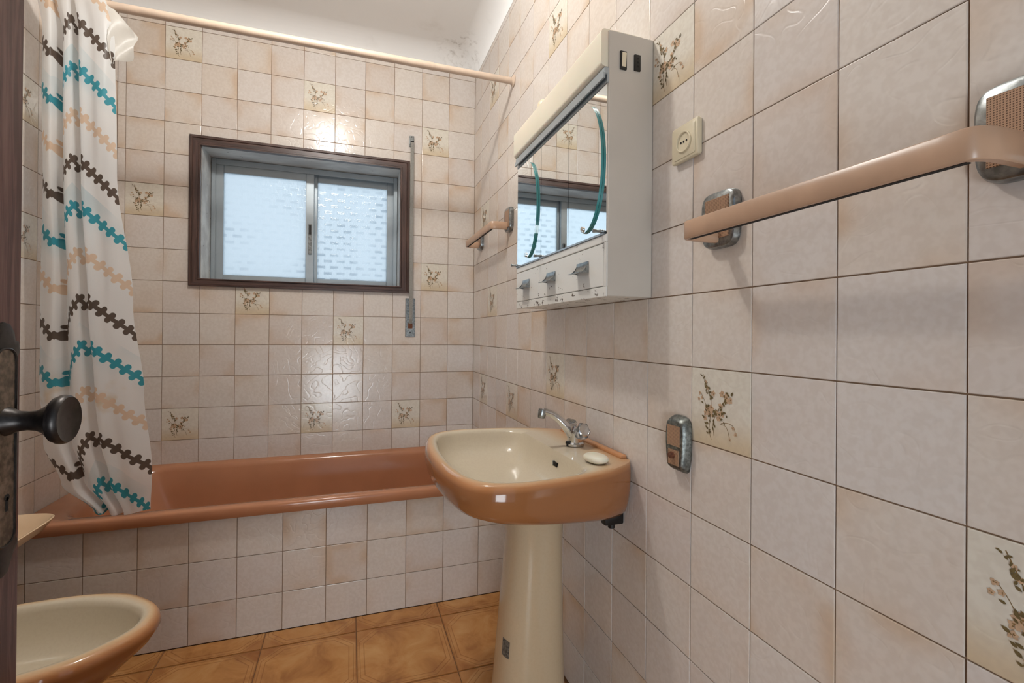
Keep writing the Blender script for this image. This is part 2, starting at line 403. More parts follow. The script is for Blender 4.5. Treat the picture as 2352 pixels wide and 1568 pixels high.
def rrect(x0, x1, y0, y1, r, per=6):
    out = []
    for cx, cy, a0 in ((x1-r, y1-r, 0), (x0+r, y1-r, PI/2), (x0+r, y0+r, PI), (x1-r, y0+r, 1.5*PI)):
        for k in range(per+1):
            a = a0+PI/2*k/per; out.append((cx+r*math.cos(a), cy+r*math.sin(a)))
    return out

# ------------------------------------------------------------------ room shell
T = 0.15; Z0 = 1.0383         # tile module, height of the joint called row 0
XL = -1.682; YF = -2.72; APY = -0.6786; ZT = 2.565
OPX0, OPX1, OPZ0, OPZ1 = -1.346, -0.415, 1.353, 1.991      # window opening
YR = -0.1453                 # first upright joint on the right-hand wall

# --- flower print shared by the decorated tiles
def flower_mesh():
    bm = bmesh.new(); rnd = random.Random(4)
    def P(fx, fy): return ((fx-0.5)*0.146, -0.0003, (0.5-fy)*0.146)
    cnt = [0]
    def poly(pts, mi):
        cnt[0] += 1; y = -0.00015-0.000002*cnt[0]
        f = bm.faces.new([bm.verts.new((p[0], y, p[2])) for p in pts]); f.material_index = mi
    def leaf(fx, fy, ang, L, W, mi=0):
        c = P(fx, fy); pts = []
        for (a, b) in ((0, 0), (0.3, 0.45), (0.6, 0.42), (1, 0), (0.6, -0.42), (0.3, -0.45)):
            u = (a-0.5)*L; v = b*W
            pts.append((c[0]+u*math.cos(ang)-v*math.sin(ang), 0, c[2]+u*math.sin(ang)+v*math.cos(ang)))
        poly(pts, mi)
    def blossom(fx, fy, r):
        for k in range(5):
            a = 2*PI*k/5+rnd.random()
            leaf(fx+math.cos(a)*r*0.6/0.146, fy-math.sin(a)*r*0.6/0.146, a, r*1.1, r*0.95, 1)
        for k in range(3):
            a = rnd.random()*6.28
            leaf(fx+math.cos(a)*r*0.3/0.146, fy-math.sin(a)*r*0.3/0.146, a, r*0.45, r*0.3, 2)
    def stem(pts, wd):
        q = catmull([Vector((p[0], p[1], 0)) for p in pts], 6)
        for a, b in zip(q, q[1:]):
            A = P(a.x, a.y); B = P(b.x, b.y); d = Vector((B[0]-A[0], 0, B[2]-A[2]))
            if d.length < 1e-6: continue
            d.normalize(); nx, nz = -d.z*wd, d.x*wd
            poly([(A[0]+nx, 0, A[2]+nz), (A[0]-nx, 0, A[2]-nz), (B[0]-nx, 0, B[2]-nz), (B[0]+nx, 0, B[2]+nz)], 2)
    stem([(0.37, 0.93), (0.33, 0.80), (0.35, 0.62), (0.36, 0.42), (0.30, 0.25), (0.22, 0.07)], 0.0006)
    stem([(0.42, 0.87), (0.40, 0.72), (0.45, 0.58), (0.55, 0.44), (0.66, 0.32)], 0.0006)
    stem([(0.30, 0.55), (0.24, 0.42), (0.17, 0.32)], 0.0004)
    stem([(0.54, 0.68), (0.65, 0.66), (0.75, 0.69), (0.78, 0.77)], 0.0005)
    stem([(0.52, 0.69), (0.62, 0.71), (0.67, 0.80), (0.68, 0.87)], 0.0005)
    blossoms = [(0.40, 0.31, .0058), (0.55, 0.30, .0062), (0.63, 0.33, .0068), (0.69, 0.37, .0062), (0.63, 0.39, .0055),
                (0.30, 0.53, .0072), (0.37, 0.51, .0066), (0.35, 0.58, .0072), (0.27, 0.59, .0058), (0.53, 0.46, .0058), (0.46, 0.56, .0064),
                (0.55, 0.56, .0066), (0.50, 0.62, .0062), (0.26, 0.66, .0050), (0.16, 0.33, .0040), (0.14, 0.41, .0036), (0.20, 0.39, .0036),
                (0.78, 0.78, .0040), (0.74, 0.71, .0036), (0.27, 0.17, .0030), (0.30, 0.25, .0034), (0.69, 0.86, .0028)]
    for b in blossoms: blossom(*b)
    for k in range(70):
        if k < 22: f = k/22; fx, fy = 0.22+0.14*f, 0.06+0.34*f
        elif k < 40: f = (k-22)/18; fx, fy = 0.42+0.28*f, 0.60-0.34*f
        elif k < 56: fx, fy = rnd.uniform(0.22, 0.42), rnd.uniform(0.46, 0.74)
        elif k < 64: fx, fy = rnd.uniform(0.44, 0.62), rnd.uniform(0.52, 0.68)
        else: fx, fy = rnd.uniform(0.28, 0.40), rnd.uniform(0.74, 0.84)
        sz = rnd.uniform(0.0055, 0.0095)*(0.6 if k < 8 else 1)
        leaf(fx+rnd.uniform(-.045, .045), fy+rnd.uniform(-.02, .02), rnd.uniform(0.2, 2.9), sz, sz*0.55, 0)
    me = bpy.data.meshes.new('floral_print'); bm.to_mesh(me); bm.free()
    for m in ('leaf', 'petal', 'stem'): me.materials.append(MAT[m])
    return me
FLOWER = flower_mesh()
TILE_CACHE = {}
def tile_mesh(poly, mat):
    """poly in local (x,z), front face at y=0 looking along -y, 7 mm thick"""
    key = (tuple((round(a, 4), round(b, 4)) for a, b in poly), mat)
    if key in TILE_CACHE: return TILE_CACHE[key]
    bm = bmesh.new()
    front = [bm.verts.new((a, 0, b)) for a, b in poly]; back = [bm.verts.new((a, 0.007, b)) for a, b in poly]
    f = bm.faces.new(front); n = len(poly)
    for i in range(n): bm.faces.new((front[i], back[i], back[(i+1) % n], front[(i+1) % n]))
    bm.normal_update()
    if f.normal.y > 0: bmesh.ops.reverse_faces(bm, faces=bm.faces)
    bmesh.ops.bevel(bm, geom=[e for e in bm.edges if all(v in front for v in e.verts)], offset=0.0013, segments=2, profile=0.6, affect='EDGES')
    me = bpy.data.meshes.new('tile'); bm.to_mesh(me); bm.free(); me.materials.append(MAT[mat])
    TILE_CACHE[key] = me; return me
JT = 0.0010
def cut_rect(a0, a1, b0, b1, hole):
    """rectangle minus hole -> list of polygons (rect or L) around its own centre"""
    if hole is None or a1 <= hole[0] or a0 >= hole[1] or b1 <= hole[2] or b0 >= hole[3]:
        return [[(a0, b0), (a1, b0), (a1, b1), (a0, b1)]]
    h0, h1, k0, k1 = hole
    li, ri, bo, to = a0 < h0, a1 > h1, b0 < k0, b1 > k1
    if li and bo: return [[(a0, b0), (a1, b0), (a1, k0), (h0, k0), (h0, b1), (a0, b1)]]
    if ri and bo: return [[(a0, b0), (a1, b0), (a1, b1), (h1, b1), (h1, k0), (a0, k0)]]
    if li and to: return [[(a0, b0), (h0, b0), (h0, k1), (a1, k1), (a1, b1), (a0, b1)]]
    if ri and to: return [[(h1, b0), (a1, b0), (a1, b1), (a0, b1), (a0, k1), (h1, k1)]]
    if li: return [[(a0, b0), (h0, b0), (h0, b1), (a0, b1)]]
    if ri: return [[(h1, b0), (a1, b0), (a1, b1), (h1, b1)]]
    if bo: return [[(a0, b0), (a1, b0), (a1, k0), (a0, k0)]]
    if to: return [[(a0, k1), (a1, k1), (a1, b1), (a0, b1)]]
    return []
def lay_tiles(wall, us, zs, place, rotz, deco=(), hole=None, skip=None, rnd=random.Random(3)):
    for i in range(len(us)-1):
        for k in range(len(zs)-1):
            a0, a1, b0, b1 = us[i]+JT, us[i+1]-JT, zs[k]+JT, zs[k+1]-JT
            if a1-a0 < 0.004 or b1-b0 < 0.004: continue
            if skip and skip((a0+a1)/2, (b0+b1)/2): continue
            isd = (i, k) in deco
            for poly in cut_rect(a0, a1, b0, b1, hole):
                cu, cz = (a0+a1)/2, (b0+b1)/2
                me = tile_mesh([(p[0]-cu, p[1]-cz) for p in poly], 'tile_deco' if isd else 'tile')
                o = bpy.data.objects.new('tile', me); COL.objects.link(o); o.parent = wall
                o.location = place(cu, cz)
                o.rotation_euler = (rnd.uniform(-1, 1)*0.0016, 0, rotz+rnd.uniform(-1, 1)*0.0016)
                if isd:
                    f = bpy.data.objects.new('floral_print', FLOWER); COL.objects.link(f); f.parent = o
def zrows(zlo, zhi):
    k0 = math.ceil((zlo-Z0)/T+1e-6); out = [zlo]; k = k0
    while Z0+k*T < zhi-1e-6: out.append(Z0+k*T); k += 1
    return out+[zhi]

# back wall
bm = bmesh.new(); D0, D1 = 0.0025, 0.24
add_box(bm, XL-0.15, OPX0-0.012, D0, D1, 0, 2.9); add_box(bm, OPX1+0.012, 0.15, D0, D1, 0, 2.9)
add_box(bm, OPX0-0.012, OPX1+0.012, D0, D1, 0, OPZ0-0.012); add_box(bm, OPX0-0.012, OPX1+0.012, D0, D1, OPZ1+0.012, 2.9)
wall_back = tag(finish('wall_back', bm, 'grout'), 'cream tiled wall with the window and scattered floral tiles', kind='structure')
us = [XL]+[-T*i for i in range(11, -1, -1)]          # 0..: cut strip, then tile i from the left
zs = zrows(0.452, ZT)
row_of = lambda k: next(j for j in range(len(zs)) if abs(zs[j]-(Z0+k*T)) < 1e-4)
col_of = lambda c: 11-c     # tile between -T*(c+1) and -T*c
deco = {(col_of(c), row_of(r)) for c, r in [(9, 9), (5, 8), (1, 7), (10, 4), (1, 2), (7, 1), (4, 0), (9, -3), (5, -3), (2, -3)]}
lay_tiles(wall_back, us, zs, lambda u, z: (u, 0, z), 0, deco, (OPX0-0.004, OPX1+0.004, OPZ0-0.004, OPZ1+0.004))
# right wall
bm = bmesh.new(); add_box(bm, D0, 0.2, YF-0.1, 0.24, 0, 2.9)
wall_right = tag(finish('wall_right', bm, 'grout'), 'long cream tiled wall carrying the cabinet, basin and towel rails', kind='structure')
us_r = [0.0]+[-YR+T*i for i in range(17)]          # distance from the corner
zs_r = zrows(0.0, ZT)
row_r = lambda k: next(j for j in range(len(zs_r)) if abs(zs_r[j]-(Z0+k*T)) < 1e-4)
deco = {(m+2, row_r(r)) for m, r in [(0, 8), (5, 7), (9, 4), (-1, 4), (0, 1), (-1, -2), (2, -2), (5, -1), (10, -1), (13, -2)]}
lay_tiles(wall_right, us_r, zs_r, lambda u, z: (0, -u, z), -PI/2, deco, None, lambda u, z: u < 0.66 and z < 0.45)
# left wall
bm = bmesh.new(); add_box(bm, XL-0.2, XL-D0, -1.62, 0.24, 0, 2.9)
add_box(bm, XL-0.2, XL, YF-0.1, -1.62, 0, 2.9, mi=1)
wall_left = tag(finish('wall_left', bm, ['grout', 'plain_tiles']), 'cream tiled wall behind the shower curtain', kind='structure')
us_l = [0.0, 0.112]+[0.112+T*i for i in range(1, 11)]
deco = {(4, row_r(2)), (4, row_r(5)), (7, row_r(0))}
lay_tiles(wall_left, [-u for u in reversed(us_l)], zs_r, lambda u, z: (XL, u, z), PI/2, {(len(us_l)-2-i, k) for i, k in deco}, None, lambda u, z: u > -0.66 and z < 0.45)
# entrance wall behind the camera with the doorway
bm = bmesh.new()
add_box(bm, XL-0.2, -1.045, YF-0.1, YF, 0, 2.9); add_box(bm, -0.22, 0.2, YF-0.1, YF, 0, 2.9); add_box(bm, -1.045, -0.22, YF-0.1, YF, 2.06, 2.9)
wall_front = tag(finish('wall_front', bm, 'plain_tiles'), 'tiled entrance wall with the open doorway', kind='structure')
# bathtub apron
bm = bmesh.new(); add_box(bm, XL, 0, APY+0.0025, APY+0.04, 0, 0.4385)
wall_apron = tag(finish('wall_apron', bm, 'grout'), 'low tiled front panel below the bathtub rim', kind='structure')
apx = [-1.196+T*i for i in range(-3, 8)]; apx = [XL]+apx+[0.0]
lay_tiles(wall_apron, apx, [0.0, 0.1395, 0.2895, 0.4385], lambda u, z: (u, APY, z), 0)
# floor
bm = bmesh.new(); add_box(bm, XL-0.2, 0.2, YF-1.2, 0.24, -0.12, -0.0022)
floor = tag(finish('floor', bm, 'floor_grout'), 'ochre patterned ceramic floor', kind='structure')
FT = 0.3141
fxs = [XL]+[-0.321-FT*i for i in range(4, -2, -1)]; fxs[-1] = -0.007; fxs.append(0.0)
fys = [APY]+[-0.7743-FT*i for i in range(0, 7)]
for i in range(len(fxs)-1):
    for k in range(len(fys)-1):
        x0, x1, y1, y0 = fxs[i]+0.0014, fxs[i+1]-0.0014, fys[k]-0.0014, fys[k+1]+0.0014
        if x1-x0 < 0.006: continue
        # a cut tile keeps the pattern of the whole tile it came from
        cx = (fxs[i+1]-FT/2) if i == 0 else ((fxs[i]+FT/2) if fxs[i+1]-fxs[i] < FT-0.01 else (x0+x1)/2)
        cy = (fys[k+1]+FT/2) if k == 0 else (y0+y1)/2
        if k == 0: cy = fys[1]+FT/2
        poly = [(x0-cx, y0-cy), (x1-cx, y0-cy), (x1-cx, y1-cy), (x0-cx, y1-cy)]
        b = bmesh.new(); fr = [b.verts.new((p[0], p[1], 0)) for p in poly]; bk = [b.verts.new((p[0], p[1], -0.008)) for p in poly]
        b.faces.new(fr)
        for j in range(4): b.faces.new((fr[j], bk[j], bk[(j+1) % 4], fr[(j+1) % 4]))
        bmesh.ops.recalc_face_normals(b, faces=b.faces)
        bmesh.ops.bevel(b, geom=[e for e in b.edges if all(v in fr for v in e.verts)], offset=0.0018, segments=2, affect='EDGES')
        me = bpy.data.meshes.new('floor_tile'); b.to_mesh(me); b.free(); me.materials.append(MAT['floor'])
        o = bpy.data.objects.new('tile', me); COL.objects.link(o); o.parent = floor; o.location = (cx, cy, 0)
# ceiling with a coved edge
bm = bmesh.new(); RC = 0.10; loops = []
for k in range(9):
    a = PI/2*k/8; d = RC*(1-math.cos(a)); z = ZT+RC*math.sin(a)
    loops.append([(XL+d, YF+d, z), (0-d, YF+d, z), (0-d, 0-d, z), (XL+d, 0-d, z)])
add_loft(bm, loops, False, True)
add_box(bm, XL-0.2, 0.2, YF-0.1, 0.24, ZT+RC+0.01, ZT+RC+0.15)
ceiling = tag(finish('ceiling', bm, 'ceiling', recalc=False), 'white plaster ceiling with coved edges', kind='structure')
for p in ceiling.data.polygons: p.use_smooth = len(p.vertices) == 4 and abs(p.normal.z) < 0.999
# hallway floor beyond the doorway is part of the floor slab

# ------------------------------------------------------------------ window
win = empty('window_1', (-0.88, 0, OPZ0), label='small sliding aluminium window in a dark wooden frame', kind='structure')
def frame_board(name, inner0, inner1, outer0, outer1, mat):
    """mitred moulded board between two outer/inner corner points (x,z)"""
    prof = [(0.0, 0.004), (0.06, -0.017), (0.30, -0.019), (0.36, -0.015), (0.80, -0.015), (0.86, -0.020), (1.0, -0.020), (1.0, 0.0045)]
    bm = bmesh.new(); L = []
    for (i, o) in ((inner0, outer0), (inner1, outer1)):
        L.append([(i[0]+(o[0]-i[0])*(1-t), y, i[1]+(o[1]-i[1])*(1-t)) for t, y in prof])
    add_loft(bm, L); return finish(name, bm, mat, win)
FI = (-1.348, -0.417, 1.355, 1.990); FO = (-1.397, -0.364, 1.319, 2.039)
ci = {'bl': (FI[0], FI[2]), 'br': (FI[1], FI[2]), 'tl': (FI[0], FI[3]), 'tr': (FI[1], FI[3])}
co_ = {'bl': (FO[0], FO[2]), 'br': (FO[1], FO[2]), 'tl': (FO[0], FO[3]), 'tr': (FO[1], FO[3])}
for a, b, m in (('tl', 'tr', 'wood_h'), ('bl', 'br', 'wood_h'), ('bl', 'tl', 'wood_v'), ('br', 'tr', 'wood_v')):
    frame_board('frame_board', ci[a], ci[b], co_[a], co_[b], m)
box('reveal_board', OPX0-0.01, OPX0, -0.001, 0.22, OPZ0-0.01, OPZ1+0.01, 'reveal', win)
box('reveal_board', OPX1, OPX1+0.01, -0.001, 0.22, OPZ0-0.01, OPZ1+0.01, 'reveal', win)
box('reveal_board', OPX0, OPX1, -0.001, 0.22, OPZ1, OPZ1+0.01, 'reveal', win)
box('window_sill', OPX0, OPX1, -0.001, 0.22, OPZ0-0.01, OPZ0, 'white_enamel', win)
def rect_frame(bm, x0, x1, y0, y1, z0, z1, wl, wr, wb, wt, bev=0.002):
    add_box(bm, x0, x0+wl, y0, y1, z0, z1, bev, 1); add_box(bm, x1-wr, x1, y0, y1, z0, z1, bev, 1)
    add_box(bm, x0+wl, x1-wr, y0, y1, z0, z0+wb, bev, 1); add_box(bm, x0+wl, x1-wr, y0, y1, z1-wt, z1, bev, 1)
bm = bmesh.new()
rect_frame(bm, OPX0+0.001, OPX1-0.001, 0.150, 0.156, OPZ0+0.001, OPZ1-0.001, 0.020, 0.022, 0.014, 0.030)
rect_frame(bm, OPX0+0.001, OPX1-0.001, 0.156, 0.215, OPZ0+0.001, OPZ1-0.001, 0.012, 0.012, 0.010, 0.020)
finish('outer_frame', bm, 'alu', win)
bm = bmesh.new(); rect_frame(bm, -1.330, -0.858, 0.158, 0.182, 1.362, 1.975, 0.040, 0.042, 0.034, 0.053)
s1 = finish('sash', bm, 'alu', win)
bm = bmesh.new(); add_box(bm, -1.292, -0.898, 0.169, 0.173, 1.393, 1.925); finish('pane', bm, 'pane', s1)
bm = bmesh.new()
loops = []
rr = rrect(-0.886, -0.868, 1.525, 1.690, 0.004, 3)
add_loft(bm, [[(x, 0.1585, z) for x, z in rr], [(x, 0.152, z) for x, z in rr], [(x*0.9-0.0877, 0.150, z*0.98+0.0322) for x, z in rr]])
h = finish('handle', bm, 'chrome_dull', s1, smooth=30)
box('finger_recess', -0.883, -0.871, 0.1490, 0.1502, 1.632, 1.682, 'black', s1)
bm = bmesh.new(); rect_frame(bm, -0.872, -0.430, 0.187, 0.209, 1.362, 1.989, 0.030, 0.042, 0.036, 0.061)
s2 = finish('sash', bm, 'alu', win)
bm = bmesh.new(); add_box(bm, -0.845, -0.470, 0.196, 0.200, 1.396, 1.930); finish('pane', bm, 'pane', s2)

# ------------------------------------------------------------------ door
door = empty('door_1', (-1.018, -2.68, 0.0), label='dark brown wooden door standing open at the left edge', kind='structure')
box('door_leaf', -1.036, -1.0, -2.68, -1.9405, 0.008, 2.04, 'door', door, 0.002, 1)
# long bronze escutcheon plate with shaped ends
def esc_outline(s, z0, z1):
    yc = -1.9695; half = 0.0215*s
    pts = []
    zt = z1
    pts += [(yc+half, z0+0.030), (yc+half, z1-0.030), (yc+half*1.12, z1-0.026), (yc+half*1.05, z1-0.020), (yc+half*0.80, z1-0.019), (yc+half*0.72, z1-0.010), (yc+half*0.40, z1-0.002), (yc, z1)]
    pts += [(2*yc-y, z) for y, z in reversed(pts[1:-1])]
    pts += [(yc-half, z0+0.030), (yc-half*1.12, z0+0.026), (yc-half*0.80, z0+0.019), (yc-half*0.40, z0+0.002), (yc, z0), (yc+half*0.40, z0+0.002), (yc+half*0.80, z0+0.019), (yc+half*1.12, z0+0.026)]
    return pts
bm = bmesh.new(); o1 = esc_outline(1.0, 0.850, 1.110); o2 = esc_outline(0.86, 0.856, 1.104)
add_loft(bm, [[(-1.0005, y, z) for y, z in o1], [(-0.9985, y, z) for y, z in o1], [(-0.9972, y, z) for y, z in o2]])
esc = finish('escutcheon_plate', bm, 'bronze', door, smooth=25)
rr = rrect(-1.9695-0.0145, -1.9695+0.0145, 0.882, 1.083, 0.012, 5)
bm = bmesh.new(); add_loft(bm, [[(-0.9975, y, z) for y, z in rr], [(-0.9965, y, z) for y, z in rr]])
finish('worn_panel', bm, 'plate', esc)
bm = bmesh.new()
add_tube(bm, catmull([(-0.9963, y, z) for y, z in rr]+[(-0.9963, rr[0][0], rr[0][1])], 1), 0.0012, 6)
finish('raised_rim', bm, 'bronze', esc, smooth=True)
bm = bmesh.new(); add_lathe(bm, [(0.0034, 0), (0.0034, 0.0008)], (-0.9968, -1.9665, 0.931), (1, 0, 0), 16)
add_box(bm, -0.9968, -0.9960, -1.9682, -1.9648, 0.917, 0.931); finish('keyhole', bm, 'dark', esc)
lathe('door_knob', [(0.015, 0.0), (0.0135, 0.004), (0.0105, 0.010), (0.0098, 0.018), (0.011, 0.026), (0.015, 0.033), (0.0215, 0.039), (0.0238, 0.041),
       (0.0240, 0.0435), (0.0255, 0.0445), (0.0258, 0.047), (0.0252, 0.0500), (0.0236, 0.0520), (0.0218, 0.0516), (0.014, 0.0503), (0.0, 0.0497)], (-0.9975, -1.9665, 1.0085), (1, 0, 0), 'bronze', door, 48)

# ------------------------------------------------------------------ bathtub
def ring(x0, x1, y0, y1, r, z, per=8): return [Vector((x, y, z)) for x, y in rrect(x0, x1, y0, y1, r, per)]
tub = empty('bathtub', (-0.84, -0.34, 0.40), label='terracotta enamelled built-in bathtub below the window', cat='bathtub')
bm = bmesh.new(); LP = []
ox0, ox1, oy0, oy1 = XL+0.001, -0.001, -0.703, -0.0005
for z, d, r in ((0.4395, 0.004, 0.006), (0.443, 0.0, 0.006), (0.470, 0.0, 0.006), (0.477, 0.002, 0.008), (0.480, 0.008, 0.010)):
    LP.append(ring(ox0+d*0.2, ox1-d*0.2, oy0+d, oy1-d*0.2, r, z))
for z, a, b, c, e, r in ((0.478, 0.085, 0.075, 0.045, 0.045, 0.10), (0.472, 0.094, 0.084, 0.052, 0.052, 0.11), (0.455, 0.102, 0.090, 0.058, 0.058, 0.12), (0.36, 0.13, 0.105, 0.075, 0.075, 0.13),
                        (0.20, 0.19, 0.13, 0.10, 0.10, 0.14), (0.13, 0.23, 0.15, 0.13, 0.13, 0.13), (0.10, 0.29, 0.20, 0.18, 0.18, 0.10)):
    LP.append(ring(XL+a, -b, -0.70+c, -e, r, z))
add_loft(bm, LP, False, True)
finish('tub_shell', bm, 'tub', tub, smooth=50)
lathe('drain', [(0.028, 0), (0.028, 0.003), (0.02, 0.004), (0.0, 0.002)], (-0.30, -0.34, 0.1005), (0, 0, 1), 'chrome', tub, 24)

# ------------------------------------------------------------------ washbasin
YC = -1.388
basin = empty('washbasin', (0, YC, 0.648), label='terracotta and cream wall washbasin on a pedestal', cat='washbasin')
BROWN = lin(154, 101, 62); CREAM = lin(219, 207, 184); MIDB = lin(205, 160, 118)
def sym(pts, per=6):
    """half outline (x, dy) from the back centre to the front centre -> full closed loop of (x,dy)"""
    return [Vector((p[0], p[1], 0)) for p in pts]+[Vector((p[0], -p[1], 0)) for p in reversed(pts[1:-1])]
outer_h = [(-0.0015, 0), (-0.0015, 0.10), (-0.0015, 0.180), (-0.005, 0.200), (-0.03, 0.224), (-0.11, 0.264), (-0.24, 0.292), (-0.34, 0.298), (-0.405, 0.278), (-0.440, 0.232), (-0.458, 0.160), (-0.467, 0.080), (-0.469, 0)]
inner_h = [(-0.135, 0), (-0.135, 0.10), (-0.136, 0.180), (-0.150, 0.225), (-0.19, 0.252), (-0.26, 0.265), (-0.335, 0.266), (-0.390, 0.243), (-0.418, 0.190), (-0.430, 0.125), (-0.436, 0.06), (-0.437, 0)]
NB = 128
def plan(h):
    p = sym(h); q = catmull(p, 8, True)
    for v in q: v.x = min(v.x, -0.0012)
    return resample(q, NB)
outer = plan(outer_h); inner = plan(inner_h)
def at(loop, z, sx=1.0, sy=1.0, px=0.0, rise=None):
    out = []
    for v in loop:
        x = px+(v.x-px)*sx; zz = z+(rise(v.x, v.y) if rise else 0)
        out.append(Vector((min(x, -0.0012), YC+v.y*sy, zz)))
    return out
def lerp_loop(a, b, t, z, rise=None): return [Vector((min(p.x+(q.x-p.x)*t, -0.0012), YC+(p.y+(q.y-p.y)*t), z+(rise(p.x+(q.x-p.x)*t, 0) if rise else 0))) for p, q in zip(a, b)]
def glaze_mesh(name, loops, cols, mat, parent, cap0, cap1, smooth=60):
    bm = bmesh.new(); lay = bm.verts.layers.float_color.new('glaze')
    add_loft(bm, loops, cap0, cap1, True, cols, lay)
    return finish(name, bm, mat, parent, smooth=smooth)
# underside rises towards the front
lift = lambda x, y: 0.046*min(1.0, max(0.0, -x)/0.42)
LP, CL = [], []
def addl(l, c): LP.append(l); CL.append(c)
addl(at(outer, 0.644, 0.72, 0.66, 0, lift), BROWN)
addl(at(outer, 0.6445, 0.80, 0.745, 0, lift), BROWN)
addl(at(outer, 0.650, 0.865, 0.82, 0, lift), BROWN)
addl(at(outer, 0.665, 0.925, 0.895, 0, lambda x, y: lift(x, y)*0.85), BROWN)
addl(at(outer, 0.690, 0.968, 0.955, 0, lambda x, y: lift(x, y)*0.55), BROWN)
addl(at(outer, 0.720, 0.990, 0.985, 0, lambda x, y: lift(x, y)*0.2), BROWN)
addl(at(outer, 0.752, 1.0, 1.0), BROWN)
addl(at(outer, 0.775, 0.997, 0.996), BROWN)
addl(at(outer, 0.786, 0.988, 0.986), lin(186, 128, 84))
addl(at(outer, 0.7915, 0.974, 0.972), MIDB)
addl(lerp_loop([Vector((v.x*0.974, v.y*0.972, 0)) for v in outer], inner, 0.35, 0.7925), lin(214, 182, 144))
addl(lerp_loop([Vector((v.x*0.974, v.y*0.972, 0)) for v in outer], inner, 0.75, 0.7905), CREAM)
addl(lerp_loop(outer, inner, 1.0, 0.788), CREAM)
CXB = -0.275
def bowl(z, s, front=0.0):
    return [Vector((CXB+(v.x-CXB)*s, YC+v.y*s, z)) for v in inner]
for z, s in ((0.782, 0.985), (0.768, 0.965), (0.745, 0.92), (0.722, 0.83), (0.708, 0.70), (0.699, 0.50), (0.694, 0.28), (0.692, 0.10)):
    addl(bowl(z, s), CREAM)
ob = glaze_mesh('basin_body', LP, CL, 'ceramic', basin, True, True)
# raised back edge along the wall
bm = bmesh.new()
add_box(bm, -0.020, -0.0012, YC-0.178, YC+0.178, 0.788, 0.801, 0.005, 3)
lay = bm.verts.layers.float_color.new('glaze')
for v in bm.verts: v[lay] = lin(196, 140, 96)
finish('back_ledge', bm, 'ceramic', basin, smooth=40)
# soap recess line, overflow and waste
box('overflow_slot', -0.1462, -0.1380, YC-0.070, YC-0.048, 0.752, 0.762, 'dark', basin)
bm = bmesh.new(); add_box(bm, -0.1466, -0.1380, YC-0.048, YC-0.043, 0.750, 0.764, 0.001, 1); finish('overflow_trim', bm, 'chrome_dull', basin)
lathe('waste', [(0.022, 0), (0.022, 0.003), (0.014, 0.004), (0.0, 0.001)], (CXB, YC, 0.6922), (0, 0, 1), 'chrome', basin, 24)
bm = bmesh.new(); add_box(bm, -0.055, -0.0015, YC-0.165, YC-0.140, 0.622, 0.652, 0.004, 2); add_tube(bm, [(-0.03, YC-0.152, 0.626), (-0.03, YC-0.152, 0.612)], 0.009, 10)
finish('fixing_bracket', bm, 'black', basin, smooth=30)
# pedestal
ped = empty('basin_pedestal', (-0.18, YC, 0), label='cream tapered ceramic pedestal under the washbasin', cat='pedestal')
LP, CL = [], []
PC = lin(200, 179, 148)
for z, xc, rx, ry in ((0.0, -0.196, 0.112, 0.112), (0.02, -0.196, 0.111, 0.111), (0.06, -0.196, 0.104, 0.103), (0.15, -0.195, 0.095, 0.093), (0.30, -0.191, 0.087, 0.086), (0.45, -0.186, 0.079, 0.080), (0.56, -0.182, 0.075, 0.078), (0.655, -0.180, 0.077, 0.080)):
    n = 40; lp = []
    for k in range(n):
        a = 2*PI*k/n; c, s = math.cos(a), math.sin(a); e = 0.80
        x = xc+rx*math.copysign(abs(c)**e, c); y = YC+ry*math.copysign(abs(s)**e, s)
        lp.append(Vector((x, y, z)))
    LP.append(lp); CL.append(PC)
glaze_mesh('pedestal_column', LP, CL, 'ceramic', ped, True, True)
bm = bmesh.new()
def ped_pt(a, z, off):
    c, s = math.cos(a), math.sin(a); e = 0.80; f = (z-0.15)/0.15
    rx = 0.095+(0.087-0.095)*f; ry = 0.093+(0.086-0.093)*f; xc = -0.195+0.004*f
    return Vector((xc+(rx+off)*math.copysign(abs(c)**e, c), YC+(ry+off)*math.copysign(abs(s)**e, s), z))
rows = [[ped_pt(PI*1.07+PI*0.11*i/5, 0.262+0.042*j/4, 0.0009) for i in range(6)] for j in range(5)]
rows2 = [[ped_pt(PI*1.07+PI*0.11*i/5, 0.262+0.042*j/4, -0.0002) for i in range(6)] for j in range(5)]
def sheet(bm, A, B):
    va = [[bm.verts.new(p) for p in r] for r in A]; vb = [[bm.verts.new(p) for p in r] for r in B]
    R, Cn = len(A), len(A[0])
    for j in range(R-1):
        for i in range(Cn-1):
            bm.faces.new((va[j][i], va[j][i+1], va[j+1][i+1], va[j+1][i])); bm.faces.new((vb[j][i], vb[j+1][i], vb[j+1][i+1], vb[j][i+1]))
    for j in range(R-1):
        bm.faces.new((va[j][0], va[j+1][0], vb[j+1][0], vb[j][0])); bm.faces.new((va[j][-1], vb[j][-1], vb[j+1][-1], va[j+1][-1]))
    for i in range(Cn-1):
        bm.faces.new((va[0][i], vb[0][i], vb[0][i+1], va[0][i+1])); bm.faces.new((va[-1][i], va[-1][i+1], vb[-1][i+1], vb[-1][i]))
sheet(bm, rows, rows2); st = finish('sticker', bm, 'sticker', ped)
st['label'] = 'small worn grey sticker'

